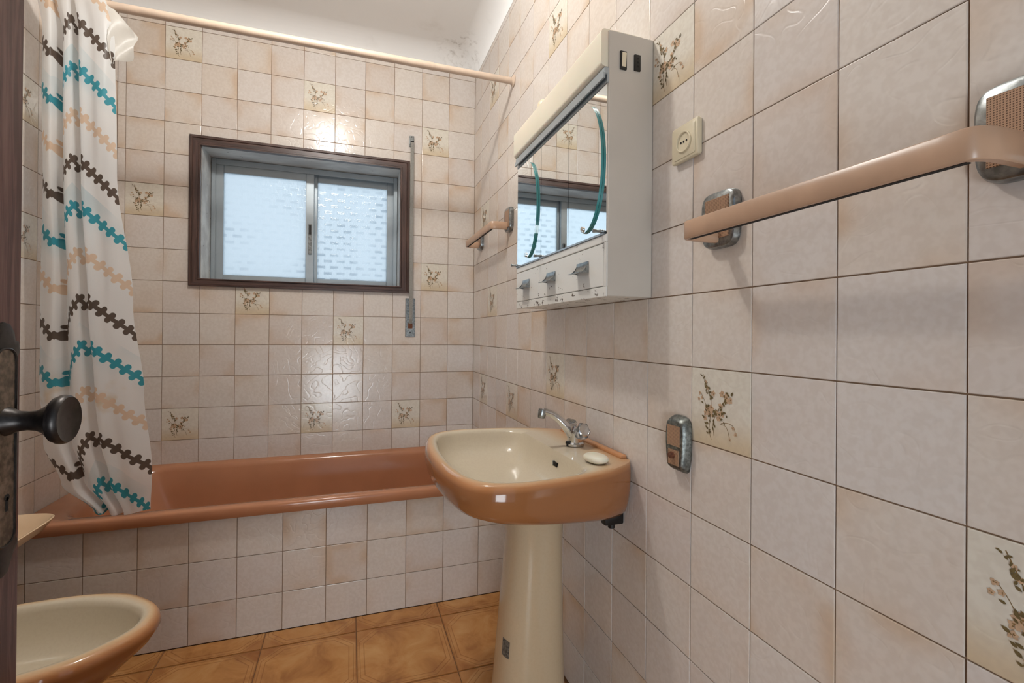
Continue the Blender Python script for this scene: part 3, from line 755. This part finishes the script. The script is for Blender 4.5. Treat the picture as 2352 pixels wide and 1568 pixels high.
# ------------------------------------------------------------------ tap
TX, TY, TZ = -0.066, -1.402, 0.7930
tap = empty('basin_tap', (TX, TY, TZ), label='chrome mixer tap with two clear knobs on the washbasin', cat='tap')
bm = bmesh.new(); add_lathe(bm, [(0.026, 0), (0.026, 0.006), (0.021, 0.010), (0.0205, 0.030), (0.021, 0.045), (0.018, 0.055), (0.010, 0.060), (0, 0.061)], (TX, TY, TZ), (0, 0, 1), 28)
finish('tap_body', bm, 'chrome', tap, smooth=True)
bm = bmesh.new()
sp = catmull([(TX+0.004, TY, TZ+0.010), (TX-0.016, TY, TZ+0.040), (TX-0.040, TY+0.004, TZ+0.068), (TX-0.066, TY+0.010, TZ+0.088), (TX-0.092, TY+0.014, TZ+0.096)], 6)
add_tube(bm, sp, [0.017-0.007*min(1, i/14) for i in range(len(sp))], 14)
finish('spout', bm, 'chrome', tap, smooth=True)
bm = bmesh.new(); add_lathe(bm, [(0.0105, 0), (0.0115, 0.004), (0.0115, 0.014), (0.010, 0.024), (0.009, 0.025)], (TX-0.092, TY+0.014, TZ+0.102), (-0.15, 0, -1), 20)
finish('aerator', bm, 'chrome_dull', tap, smooth=True)
for s in (-1, 1):
    ax = Vector((0.10, s, 0.42)).normalized(); o = Vector((TX, TY, TZ+0.030))+ax*0.018
    prof = [(0.010, 0.0), (0.017, 0.004), (0.0215, 0.012), (0.0225, 0.022), (0.021, 0.030), (0.016, 0.033)]
    bm = bmesh.new(); a1 = ax.orthogonal().normalized(); a2 = ax.cross(a1); n = 48; loops = []
    for r, hgt in prof:
        loops.append([o+ax*hgt+(a1*math.cos(2*PI*k/n)+a2*math.sin(2*PI*k/n))*r*(1+0.06*math.cos(6*2*PI*k/n)) for k in range(n)])
    add_loft(bm, loops)
    kn = finish('knob', bm, 'crystal', tap, smooth=True)
    lathe('knob_cap', [(0.0165, 0.0), (0.0172, 0.002), (0.0150, 0.0035), (0.0145, 0.0022), (0.008, 0.0015), (0, 0.0012)], o+ax*0.0322, ax, 'chrome', kn, 32)
lathe('stop_screw', [(0.004, 0), (0.004, 0.006), (0.006, 0.007), (0.006, 0.013), (0.0, 0.014)], (TX-0.024, TY-0.006, TZ+0.0002), (0, 0, 1), 'black', tap, 12)
# soap
bm = bmesh.new(); bmesh.ops.create_uvsphere(bm, u_segments=32, v_segments=16, radius=1)
for v in bm.verts:
    c = v.co; x = math.copysign(abs(c.x)**0.75, c.x); y = math.copysign(abs(c.y)**0.75, c.y); z = math.copysign(abs(c.z)**0.85, c.z)
    v.co = Matrix.Rotation(0.25, 3, 'Z') @ Vector((x*0.023, y*0.033, z*0.0115)) + Vector((-0.096, -1.575, 0.8025))
tag(finish('soap_bar', bm, 'soap', smooth=True, origin=(-0.096, -1.575, 0.791)), 'cream bar of soap on the washbasin ledge', 'soap')

# ------------------------------------------------------------------ bidet
BY = -1.195
bid = empty('bidet', (-1.38, BY, 0), label='terracotta and cream ceramic bidet beside the open door', cat='bidet')
bo_h = [(-1.674, 0), (-1.674, 0.10), (-1.66, 0.140), (-1.58, 0.164), (-1.46, 0.180), (-1.34, 0.182), (-1.235, 0.156), (-1.166, 0.105), (-1.128, 0.056), (-1.115, 0)]
bi_h = [(-1.575, 0), (-1.575, 0.07), (-1.55, 0.125), (-1.48, 0.146), (-1.39, 0.150), (-1.31, 0.138), (-1.235, 0.106), (-1.188, 0.068), (-1.163, 0.034), (-1.156, 0)]
NB2 = 96
pb = lambda h: resample(catmull(sym(h), 8, True), NB2)
bo, bi = pb(bo_h), pb(bi_h); BCX = -1.40
def bl(z, s, sy=None, back=-1.674, dz=None): return [Vector((back+(v.x-back)*s, BY+v.y*(sy or s), z+(dz(v.x) if dz else 0))) for v in bo]
LP = [bl(0.0, 0.62, 0.62), bl(0.02, 0.62, 0.62), bl(0.10, 0.60, 0.58), bl(0.20, 0.68, 0.66), bl(0.28, 0.86, 0.86), bl(0.335, 0.97, 0.975), bl(0.362, 1.0, 1.0), bl(0.378, 0.995, 0.99), bl(0.387, 0.98, 0.965)]
CL = [BROWN]*7+[lin(190, 130, 84), lin(206, 158, 114)]
mid = lambda t, z: [Vector((a.x*0.98-0.02*1.674+(b.x-(a.x*0.98-0.02*1.674))*t, BY+(a.y*0.965+(b.y-a.y*0.965)*t), z)) for a, b in zip(bo, bi)]
LP += [mid(0.35, 0.390), mid(0.75, 0.388), mid(1.0, 0.383)]; CL += [lin(220, 190, 152), CREAM, CREAM]
for z, s in ((0.370, 0.985), (0.345, 0.96), (0.31, 0.90), (0.28, 0.80), (0.262, 0.62), (0.255, 0.35), (0.253, 0.1)):
    LP.append([Vector((BCX+(v.x-BCX)*s, BY+v.y*s, z)) for v in bi]); CL.append(CREAM)
glaze_mesh('bidet_body', LP, CL, 'ceramic', bid, True, True)
lathe('bidet_waste', [(0.02, 0), (0.02, 0.002), (0.012, 0.003), (0, 0.001)], (BCX, BY, 0.2532), (0, 0, 1), 'chrome', bid, 20)

# ------------------------------------------------------------------ shelf dish on the left-hand wall
dish = empty('soap_dish', (XL, -0.90, 0.47), label='cream shallow soap dish fixed to the wall by the bathtub', cat='soap dish')
dh = [(XL+0.001, 0), (XL+0.001, 0.10), (XL+0.004, 0.165), (XL+0.05, 0.176), (XL+0.12, 0.172), (XL+0.162, 0.150), (XL+0.174, 0.10), (XL+0.176, 0)]
DY = -0.935
dp = resample(catmull(sym(dh), 8, True), 80)
def dl(z, s, sy): return [Vector((max(XL+0.001, XL+(v.x-XL)*s), DY+v.y*sy, z)) for v in dp]
bm = bmesh.new()
add_loft(bm, [dl(0.470, 0.55, 0.62), dl(0.476, 0.66, 0.72), dl(0.505, 0.88, 0.90), dl(0.532, 0.99, 0.99), dl(0.5365, 1.0, 1.0), dl(0.5385, 0.985, 0.988),
              dl(0.537, 0.965, 0.972), dl(0.505, 0.84, 0.87), dl(0.488, 0.64, 0.72), dl(0.486, 0.3, 0.4)])
finish('dish_body', bm, 'dish', dish, smooth=50)
for k in range(5):
    box('drain_rib', XL+0.02, XL+0.105, DY-0.09+0.045*k-0.003, DY-0.09+0.045*k+0.003, 0.484, 0.4895, 'dish', dish, 0.001, 1)

# ------------------------------------------------------------------ shower rod and curtain
ROD_Y, ROD_Z = -0.668, 2.199
rod = empty('shower_curtain_rod', (-0.84, ROD_Y, ROD_Z), label='beige tubular rod spanning above the bathtub', cat='curtain rod')
bm = bmesh.new(); add_tube(bm, [(XL+0.002, ROD_Y, ROD_Z-0.004), (-0.35, ROD_Y, ROD_Z+0.001)], 0.0150, 18); finish('rod_tube', bm, 'rod', rod, smooth=True)
bm = bmesh.new(); add_tube(bm, [(-0.36, ROD_Y, ROD_Z+0.001), (-0.004, ROD_Y, ROD_Z+0.003)], 0.0138, 18); finish('rod_tube', bm, 'rod', rod, smooth=True)
lathe('wall_flange', [(0.024, 0), (0.024, 0.004), (0.018, 0.007), (0.016, 0.012)], (-0.0005, ROD_Y, ROD_Z+0.003), (-1, 0, 0), 'rod', rod, 28)
lathe('wall_flange', [(0.024, 0), (0.024, 0.004), (0.018, 0.007), (0.016, 0.012)], (XL+0.0005, ROD_Y, ROD_Z-0.004), (1, 0, 0), 'rod', rod, 28)

def interp(z, table):
    for (z0, v0), (z1, v1) in zip(table, table[1:]):
        if z0 >= z >= z1:
            f = (z0-z)/(z0-z1); f = f*f*(3-2*f); return v0+(v1-v0)*f
    return table[0][1] if z > table[0][0] else table[-1][1]
# cross-section: fraction of the width, fold depth
SEC = [(0.00, 0.004, -0.530), (0.10, -0.022, -0.495), (0.185, -0.030, -0.468), (0.215, -0.012, -0.455), (0.205, 0.018, -0.450), (0.215, 0.032, -0.448), (0.27, 0.004, -0.420), (0.345, -0.024, -0.365),
       (0.425, -0.022, -0.318), (0.465, 0.000, -0.292), (0.515, 0.024, -0.262), (0.545, 0.030, -0.245), (0.555, 0.000, -0.060), (0.552, -0.030, -0.004), (0.60, -0.037, 0.022), (0.70, -0.030, 0.052), (0.80, -0.034, 0.082), (0.90, -0.030, 0.112), (1.00, -0.014, 0.146)]
XLT = [(2.25, -1.622), (1.2, -1.618), (0.95, -1.618), (0.74, -1.605), (0.60, -1.560), (0.485, -1.478)]
XRT = [(2.25, -1.445), (2.05, -1.420), (1.63, -1.408), (1.19, -1.362), (0.90, -1.330), (0.62, -1.303), (0.485, -1.309)]
def curtain_mesh():
    NZ, per = 230, 14
    sec = catmull([Vector(a) for a in SEC], per)
    U = [p.z for p in sec]; u0 = 0.0
    bm = bmesh.new(); uvl = bm.loops.layers.uv.new('cloth'); grid = []
    for j in range(NZ+1):
        z = 2.215-(2.215-0.487)*j/NZ
        xl, xr = interp(z, XLT), interp(z, XRT); row = []
        amp = 1.05 if z > 0.9 else 1.05-0.3*(0.9-z)/0.42
        for i, p in enumerate(sec):
            f = p.x
            wob = 0.004*math.sin(9*f+z*5.0)+0.0025*math.sin(23*f-z*11.0)
            x = xl+(xr-xl)*f; y = -0.672+p.y*amp+wob*min(1.0, (2.2-z)*2)
            zz = z
            if z < 0.62:
                k = (0.62-z)/0.135; y += 0.012*k; zz = z+0.010*k*math.sin(7*f+1.0)*0.6
            top = max(0.0, (z-2.10)/0.115); top = min(1.0, top*1.6)
            y = y*(1-top)+(-0.702+p.y*0.30)*top
            row.append((Vector((x, y, zz)), U[i], z))
        grid.append(row)
    V = [[bm.verts.new(p[0]) for p in r] for r in grid]
    for j in range(NZ):
        for i in range(len(sec)-1):
            idx = ((j, i), (j+1, i), (j+1, i+1), (j, i+1))
            f = bm.faces.new([V[a][b] for a, b in idx]); f.smooth = True
            for lp, (a, b) in zip(f.loops, idx): lp[uvl].uv = (grid[a][b][1], grid[a][b][2])
    return bm, u0
cur = empty('shower_curtain', (-1.50, -0.67, 0.487), label='white plastic shower curtain printed with brown, teal and beige zigzags', cat='shower curtain')
bm, u0 = curtain_mesh(); MAT['curtain'] = curtain_material(u0)
cloth = finish('curtain_sheet', bm, 'curtain', cur, recalc=False)
for p in cloth.data.polygons: p.use_smooth = True
MAT['curtain_plain'] = (lambda t: (lambda d, tr, m: (t.put(tr.inputs[0], lin(236, 234, 228)), t.l.new(d, m.inputs[1]), t.l.new(tr.outputs[0], m.inputs[2]), t.done(m.outputs[0]))[-1])(t.principled(lin(236, 232, 226), 0.35), t.n.new('ShaderNodeBsdfTranslucent'), t.n.new('ShaderNodeMixShader')))(NT('plain_curtain_hem'))
bm = bmesh.new()
top = catmull([(-1.452, -0.690, 2.205), (-1.425, -0.680, 2.180), (-1.395, -0.664, 2.145), (-1.372, -0.650, 2.120)], 5)
bot = catmull([(-1.425, -0.700, 1.985), (-1.420, -0.690, 2.000), (-1.405, -0.668, 2.015), (-1.385, -0.652, 2.035)], 5)
A = [[a.lerp(b, k/8)+Vector((0, 0.008*math.sin(k*0.9+i*0.5), 0)) for i, (a, b) in enumerate(zip(top, bot))] for k in range(9)]
Bk = [[p+Vector((0.0003, 0.0010, 0)) for p in r] for r in A]
sheet(bm, A, Bk); fl = finish('turned_corner', bm, 'curtain_plain', cur, smooth=60)
fl['label'] = 'plain white turned-over top corner of the curtain'
for i in range(6):
    x = -1.618+i*0.034
    bm = bmesh.new(); pts = [(x+0.004*math.sin(a), ROD_Y-0.010+0.0275*math.sin(a), ROD_Z-0.004+0.0275*math.cos(a)) for a in (2*PI*k/20 for k in range(21))]
    add_tube(bm, pts, 0.0016, 6); finish('curtain_ring', bm, 'cream_plastic', cur, smooth=True)

# ------------------------------------------------------------------ mirror cabinet
CY0, CY1 = -1.660, -1.062     # near and far end
CZ0, CZ1 = 1.190, 1.790; CF = -0.118
cab = empty('mirror_cabinet', (0, (CY0+CY1)/2, CZ0), label='white metal mirror cabinet on the tiled wall above the washbasin', cat='cabinet')
box('side_panel', CF, -0.001, CY0, CY0+0.006, CZ0, CZ1, 'side_enamel', cab, 0.0015, 1)
box('side_panel', CF, -0.001, CY1-0.006, CY1, CZ0, CZ1, 'side_enamel', cab, 0.0015, 1)
box('top_panel', CF+0.001, -0.001, CY0+0.006, CY1-0.006, CZ1-0.008, CZ1-0.002, 'white_enamel', cab)
box('back_panel', -0.006, -0.001, CY0+0.006, CY1-0.006, CZ0+0.012, CZ1-0.008, 'white_enamel', cab)
bm = bmesh.new(); add_box(bm, CF+0.001, -0.001, CY0+0.006, CY1-0.006, CZ0, CZ0+0.004); add_box(bm, CF-0.003, CF+0.001, CY0+0.001, CY1-0.001, CZ0-0.001, CZ0+0.022, 0.001, 1)
finish('bottom_panel', bm, 'chipped_edge', cab)
box('mid_shelf', CF+0.002, -0.006, CY0+0.006, CY1-0.006, 1.318, 1.324, 'white_enamel', cab)
bm = bmesh.new(); add_box(bm, CF-0.0035, CF+0.010, CY0+0.001, CY1-0.001, 1.312, 1.330, 0.0015, 1); finish('front_rail', bm, 'chipped', cab)
bm = bmesh.new(); add_box(bm, CF-0.003, CF+0.004, CY0+0.0005, CY0+0.013, CZ0+0.022, 1.312, 0.001, 1); finish('corner_post', bm, 'white_enamel', cab)
# light canopy on top
bm = bmesh.new()
pr = rrect(-0.136, -0.022, 1.708, 1.793, 0.010, 4)
add_loft(bm, [[(x, CY0+0.004, z) for x, z in pr], [(x, CY1-0.002, z) for x, z in pr]])
finish('lamp_cover', bm, 'lamp_cover', cab, smooth=40)
bm = bmesh.new()
add_box(bm, CF-0.010, CF+0.006, CY0+0.001, CY1-0.001, 1.690, 1.7065, 0.002, 1); add_box(bm, CF-0.013, CF-0.008, CY0+0.001, CY1-0.001, 1.680, 1.694, 0.001, 1)
add_box(bm, CF-0.004, CF+0.006, CY0+0.001, CY1-0.001, 1.672, 1.692, 0.001, 1)
finish('upper_track', bm, 'alu', cab)
bm = bmesh.new(); add_box(bm, CF-0.006, CF+0.004, CY0+0.013, CY1-0.001, 1.330, 1.3345); finish('lower_track', bm, 'alu', cab)
ys = [CY0+0.003, -1.462, -1.275, CY1-0.002]
for k in range(3):
    xf = CF-0.002 if k != 1 else CF-0.002
    b = box('mirror_door', xf, xf+0.005, ys[k]+0.0008, ys[k+1]-0.0008, 1.335, 1.675, 'mirror', cab)
    if k != 1:
        yc = (ys[k]+ys[k+1])/2; zc = 1.504; n = 72
        ry, rz = 0.0835, 0.154
        E_ = lambda s, x: [(x, yc+ry*s*math.cos(2*PI*i/n), zc+rz*s*math.sin(2*PI*i/n)) for i in range(n)]
        bm = bmesh.new(); add_loft(bm, [E_(1, xf-0.0003), E_(1, xf-0.0063)], True, True)
        bm.faces.ensure_lookup_table()
        for f in bm.faces: f.material_index = 0 if len(f.verts) > 4 else 1
        ov = finish('oval_mirror', bm, ['mirror', 'glass_edge'], b); ov['label'] = 'oval mirror with a green glass edge'
        pg = lathe('finger_stud', [(0.007, 0), (0.007, 0.003), (0.0, 0.0045)], (xf-0.0065, yc+0.004, zc-rz+0.010), (-1, 0, 0), 'mirror', b, 20)
for y in (CY0+0.022, -1.277, CY1-0.006):
    bm = bmesh.new(); add_lathe(bm, [(0.0042, 0), (0.0042, 0.004), (0.0032, 0.006), (0.0036, 0.016), (0.0046, 0.019), (0.0046, 0.022), (0.0, 0.023)], (CF-0.003, y, 1.339), (-1, 0, 0), 14)
    finish('peg', bm, 'chrome_dull', cab, smooth=True)
def drawer(y0, y1, handles):
    d = empty('drawer', (CF, (y0+y1)/2, 1.214)); d.parent = cab; d.location = Vector((CF, (y0+y1)/2, 1.214))-ORG[cab]
    bm = bmesh.new(); add_box(bm, CF-0.003, CF+0.09, y0+0.001, y1-0.001, 1.2135, 1.3105, 0.0015, 1); f = finish('drawer_front', bm, 'chipped', d)
    for y in handles:
        n = 8; L = []
        for e in (-0.030, 0.030):
            lp = [(CF-0.0035, y+e, 1.279)]
            for k in range(n+1):
                a = PI/2*k/n; lp.append((CF-0.004-0.020*(1-math.cos(a))-0.001, y+e, 1.280-0.026*math.sin(a)))
            lp.append((CF-0.030, y+e, 1.2530)); lp.append((CF-0.030, y+e, 1.2515))
            for k in range(n, -1, -1):
                a = PI/2*k/n; lp.append((CF-0.0035-0.018*(1-math.cos(a)), y+e, 1.2775-0.0255*math.sin(a)))
            L.append(lp)
        bm = bmesh.new(); add_loft(bm, L)
        for e in (-0.030, 0.030):
            tri = [(CF-0.0030, y+e*0.98, 1.279), (CF-0.0030, y+e*0.98, 1.252), (CF-0.022, y+e*0.98, 1.2535), (CF-0.010, y+e*0.98, 1.265)]
            add_loft(bm, [tri, [(a, b+0.0012*(1 if e < 0 else -1), c) for a, b, c in tri]])
        finish('handle', bm, 'chrome_dull', d, smooth=30)
drawer(CY0+0.013, -1.264, (-1.548, -1.356)); drawer(-1.264, CY1-0.001, (-1.158,))
# switch and shaver outlet on the near side
SY = CY0
bm = bmesh.new(); add_box(bm, -0.0905, -0.0735, SY-0.004, SY+0.001, 1.705, 1.747, 0.0015, 2); sw = finish('switch', bm, 'black', cab, smooth=30)
bm = bmesh.new(); add_box(bm, -0.0875, -0.0765, SY-0.0075, SY-0.003, 1.711, 1.742, 0.001, 2)
for v in bm.verts:
    if v.co.z < 1.72 and v.co.y < SY-0.005: v.co.y += 0.0025
finish('rocker', bm, 'cream_plastic', sw)
bm = bmesh.new(); add_box(bm, -0.0535, -0.0370, SY-0.004, SY+0.001, 1.7085, 1.7455, 0.0012, 2); so = finish('shaver_outlet', bm, 'black', cab, smooth=30)
for z in (1.718, 1.727, 1.736):
    lathe('pin_hole', [(0.0024, 0), (0.0024, 0.0006)], (-0.0452, SY-0.0038, z), (0, -1, 0), 'dark', so, 12)

# small white jar behind the canopy
JX, JY = -0.060, -1.150
jar = empty('round_jar', (JX, JY, CZ1+0.003), label='small white round-topped jar on top of the mirror cabinet', cat='jar')
lathe('jar_body', [(0.020, 0), (0.022, 0.002), (0.022, 0.050), (0.020, 0.054), (0.016, 0.056)], (JX, JY, CZ1+0.0032), (0, 0, 1), 'white_enamel', jar, 28)
lathe('jar_lid', [(0.0215, 0), (0.0225, 0.003), (0.0225, 0.016), (0.020, 0.024), (0.014, 0.030), (0.006, 0.033), (0, 0.0335)], (JX, JY, CZ1+0.0588), (0, 0, 1), 'cream_plastic', jar, 28)

# ------------------------------------------------------------------ wall socket
sk = empty('wall_socket', (0, -1.782, 1.504), label='ivory plastic power socket on the tiles right of the cabinet', cat='socket')
def yz_slab(bm, outline_fn, xs):
    add_loft(bm, [[(x, y, z) for y, z in outline_fn(s)] for x, s in xs])
bm = bmesh.new(); f = lambda s: rrect(-1.782-0.0405*s, -1.782+0.0405*s, 1.504-0.038*s, 1.504+0.038*s, 0.005, 4)
yz_slab(bm, f, ((-0.001, 0.97), (-0.008, 1.0), (-0.0105, 0.985), (-0.0115, 0.955))); finish('face_plate', bm, 'socket', sk, smooth=40)
bm = bmesh.new(); f2 = lambda s: rrect(-1.782-0.032*s, -1.782+0.032*s, 1.504-0.032*s, 1.504+0.032*s, 0.004, 4)
yz_slab(bm, f2, ((-0.0112, 1.0), (-0.0125, 1.0), (-0.0130, 0.98))); ins = finish('insert', bm, 'socket', sk, smooth=40)
lathe('socket_well', [(0.0215, 0.0), (0.0215, 0.0030), (0.0200, 0.0035), (0.0185, 0.0030), (0.0180, 0.0004), (0.0, 0.0003)], (-0.0128, -1.782, 1.504), (-1, 0, 0), 'socket', sk, 40)
for dy in (-0.0085, 0.0, 0.0085):
    lathe('pin_hole', [(0.0024, 0), (0.0024, 0.0006)], (-0.0131, -1.782+dy, 1.504), (-1, 0, 0), 'dark', sk, 14)

# ------------------------------------------------------------------ towel rails
def towel_rail(y_far, y_near, zc, reach, label):
    """y_far / y_near: wall plate centres"""
    r = empty('towel_rail', (0, (y_far+y_near)/2, zc), label=label, cat='towel rail', group='towel rails on the tiled wall')
    zb = zc-0.028
    for y in (y_far, y_near):
        def out(s, y=y):
            pts = []
            for k in range(48):
                a = 2*PI*k/48; c, q = math.cos(a), math.sin(a); e = 0.42
                pts.append((y+0.043*s*math.copysign(abs(c)**e, c)*(1-0.10*max(0, -q)), zc+0.053*s*math.copysign(abs(q)**e, q)))
            return pts
        bm = bmesh.new(); yz_slab(bm, out, ((-0.0008, 1.0), (-0.010, 1.0), (-0.0155, 0.965), (-0.0175, 0.91)))
        pl = finish('wall_plate', bm, 'chrome_dull', r, smooth=35)
        bm = bmesh.new(); add_box(bm, -0.0187, -0.0172, y-0.030, y+0.030, zc-0.036, zc+0.040, 0.0006, 1); finish('grille_insert', bm, 'grille', pl)
    # bar: flat strip bent into the plates at both ends
    path = []
    R = 0.030
    path.append((-0.016, y_far)); path.append((-reach+R, y_far))
    for k in range(1, 9):
        a = PI/2*k/8; path.append((-reach+R-R*math.sin(a), y_far-R*0.35*(1-math.cos(a))))
    m = 20
    for k in range(1, m): path.append((-reach, y_far-R*0.35+(y_near+R*0.35-y_far+R*0.35)*k/m))
    for k in range(9):
        a = PI/2*k/8; path.append((-reach+R*(1-math.cos(a)), y_near+R*0.35*(1-math.sin(a))))
    path.append((-0.016, y_near))
    P = [Vector((x, y, 0)) for x, y in path]; bm = bmesh.new(); loops = []
    for i, p in enumerate(P):
        d = (P[min(i+1, len(P)-1)]-P[max(i-1, 0)]).normalized(); nrm = Vector((d.y, -d.x, 0))
        loops.append([p+nrm*a+Vector((0, 0, zb+b)) for a, b in ((0.0062, -0.0145), (0.0062, 0.0145), (0.0048, 0.0162), (-0.0030, 0.0162), (-0.0052, 0.0135), (-0.0062, 0.0), (-0.0052, -0.0135), (-0.0030, -0.0162), (0.0048, -0.0162))])
    add_loft(bm, loops); finish('rail_bar', bm, 'bar', r, smooth=40)
    bm = bmesh.new(); L = []
    for k in range(m+1):
        y = y_far-R*0.35+(y_near+R*0.35-y_far+R*0.35)*k/m
        L.append([(-reach+0.004+a, y, zb-0.0167+b) for a, b in ((-0.004, 0), (0.004, 0), (0.004, 0.001), (-0.004, 0.001))])
    add_loft(bm, L); finish('dark_seam', bm, 'dark', r)
    return r
towel_rail(-1.880, -2.300, 1.320, 0.090, 'tan towel rail with chrome plates, nearest on the right-hand wall')
towel_rail(-0.165, -0.640, 1.605, 0.085, 'tan towel rail with chrome plates, above the bathtub in the corner')

# ------------------------------------------------------------------ robe hook
hk = empty('robe_hook', (0, -1.768, 0.876), label='pitted grey hook plate with a broken stub on the tiles', cat='hook')
def hout(s, ins=0.0):
    pts = [(-0.030, 0.030), (-0.031, 0.010), (-0.0290, -0.020), (-0.0245, -0.050), (-0.018, -0.056), (0.0, -0.057), (0.018, -0.056), (0.0245, -0.050), (0.0290, -0.020), (0.031, 0.010), (0.030, 0.030), (0.027, 0.047), (0.018, 0.054), (0.0, 0.056), (-0.018, 0.054), (-0.027, 0.047)]
    q = resample(catmull([Vector((a, b, 0)) for a, b in pts], 4, True), 64)
    return [(-1.768+v.x*s, 0.876+v.y*s) for v in q]
bm = bmesh.new(); yz_slab(bm, hout, ((-0.0008, 1.03), (-0.004, 1.05), (-0.014, 0.97), (-0.0205, 0.88), (-0.0215, 0.84))); hp = finish('hook_plate', bm, 'pewter', hk, smooth=35)
box('grille_insert', -0.0232, -0.0213, -1.768-0.0195, -1.768+0.0195, 0.876-0.004, 0.876+0.038, 'grille', hk)
box('grille_insert', -0.0232, -0.0213, -1.768-0.0160, -1.768+0.0160, 0.876-0.044, 0.876-0.012, 'grille', hk)
bm = bmesh.new(); add_tube(bm, [(-0.0228, -1.766, 0.852), (-0.029, -1.7665, 0.853), (-0.0325, -1.767, 0.855)], [0.0075, 0.0065, 0.004], 9); finish('broken_stub', bm, 'rust', hk, smooth=20)

# ------------------------------------------------------------------ blind strap
bs = empty('blind_strap', (-0.356, 0, 1.08), label='grey blind strap with metal winder right of the window', cat='blind strap')
bm = bmesh.new(); add_box(bm, -0.3685, -0.3435, -0.004, 0.0005, 2.118, 2.180, 0.0015, 1); add_box(bm, -0.3655, -0.3465, -0.016, -0.003, 2.134, 2.166, 0.002, 1)
pul = finish('guide_plate', bm, 'chrome_dull', bs)
lathe('screw', [(0.003, 0), (0.003, 0.001), (0, 0.0014)], (-0.356, -0.0042, 2.173), (0, -1, 0), 'dark', pul, 10)
bm = bmesh.new(); add_tube(bm, [(-0.3655, -0.0175, 2.142), (-0.3465, -0.0175, 2.142)], 0.005, 12); finish('guide_roller', bm, 'black', pul, smooth=True)
bm = bmesh.new()
pts = [(-0.0215, 2.142), (-0.0225, 2.05), (-0.0235, 1.70), (-0.0225, 1.30), (-0.0170, 1.180), (-0.0110, 1.155)]
A = [[(-0.3645, y, z) for y, z in pts], [(-0.3465, y, z) for y, z in pts]]
sheet(bm, [[Vector(p) for p in r] for r in A], [[Vector(p)+Vector((0, 0.0016, 0)) for p in r] for r in A]); finish('strap', bm, 'strap', bs)
bm = bmesh.new(); add_box(bm, -0.3825, -0.3305, -0.006, 0.0005, 1.083, 1.292, 0.0015, 1)
add_box(bm, -0.3805, -0.3735, -0.009, -0.005, 1.140, 1.288, 0.001, 1); add_box(bm, -0.3395, -0.3325, -0.009, -0.005, 1.140, 1.288, 0.001, 1)
wp = finish('winder_plate', bm, 'chrome_dull', bs)
box('winder_slot', -0.3680, -0.3445, -0.0072, -0.0055, 1.128, 1.158, 'rust', wp)
lathe('screw', [(0.0035, 0), (0.0035, 0.001), (0, 0.0015)], (-0.3565, -0.0062, 1.106), (0, -1, 0), 'dark', wp, 12)

# ------------------------------------------------------------------ ceiling lamp (out of frame, its bulb is the warm light)
cl = empty('ceiling_lamp', (LAMP.x, LAMP.y, ZT+RC), label='bare bulb holder in the middle of the ceiling', cat='lamp')
lathe('ceiling_rose', [(0.040, 0.0), (0.040, -0.008), (0.022, -0.018), (0.016, -0.020)], (LAMP.x, LAMP.y, ZT+RC-0.0005), (0, 0, 1), 'white_enamel', cl, 28)
lathe('bulb_socket', [(0.014, 0.0), (0.016, -0.004), (0.016, -0.024), (0.012, -0.026)], (LAMP.x, LAMP.y, ZT+RC-0.0195), (0, 0, 1), 'cream_plastic', cl, 20)
bpy.context.view_layer.update()
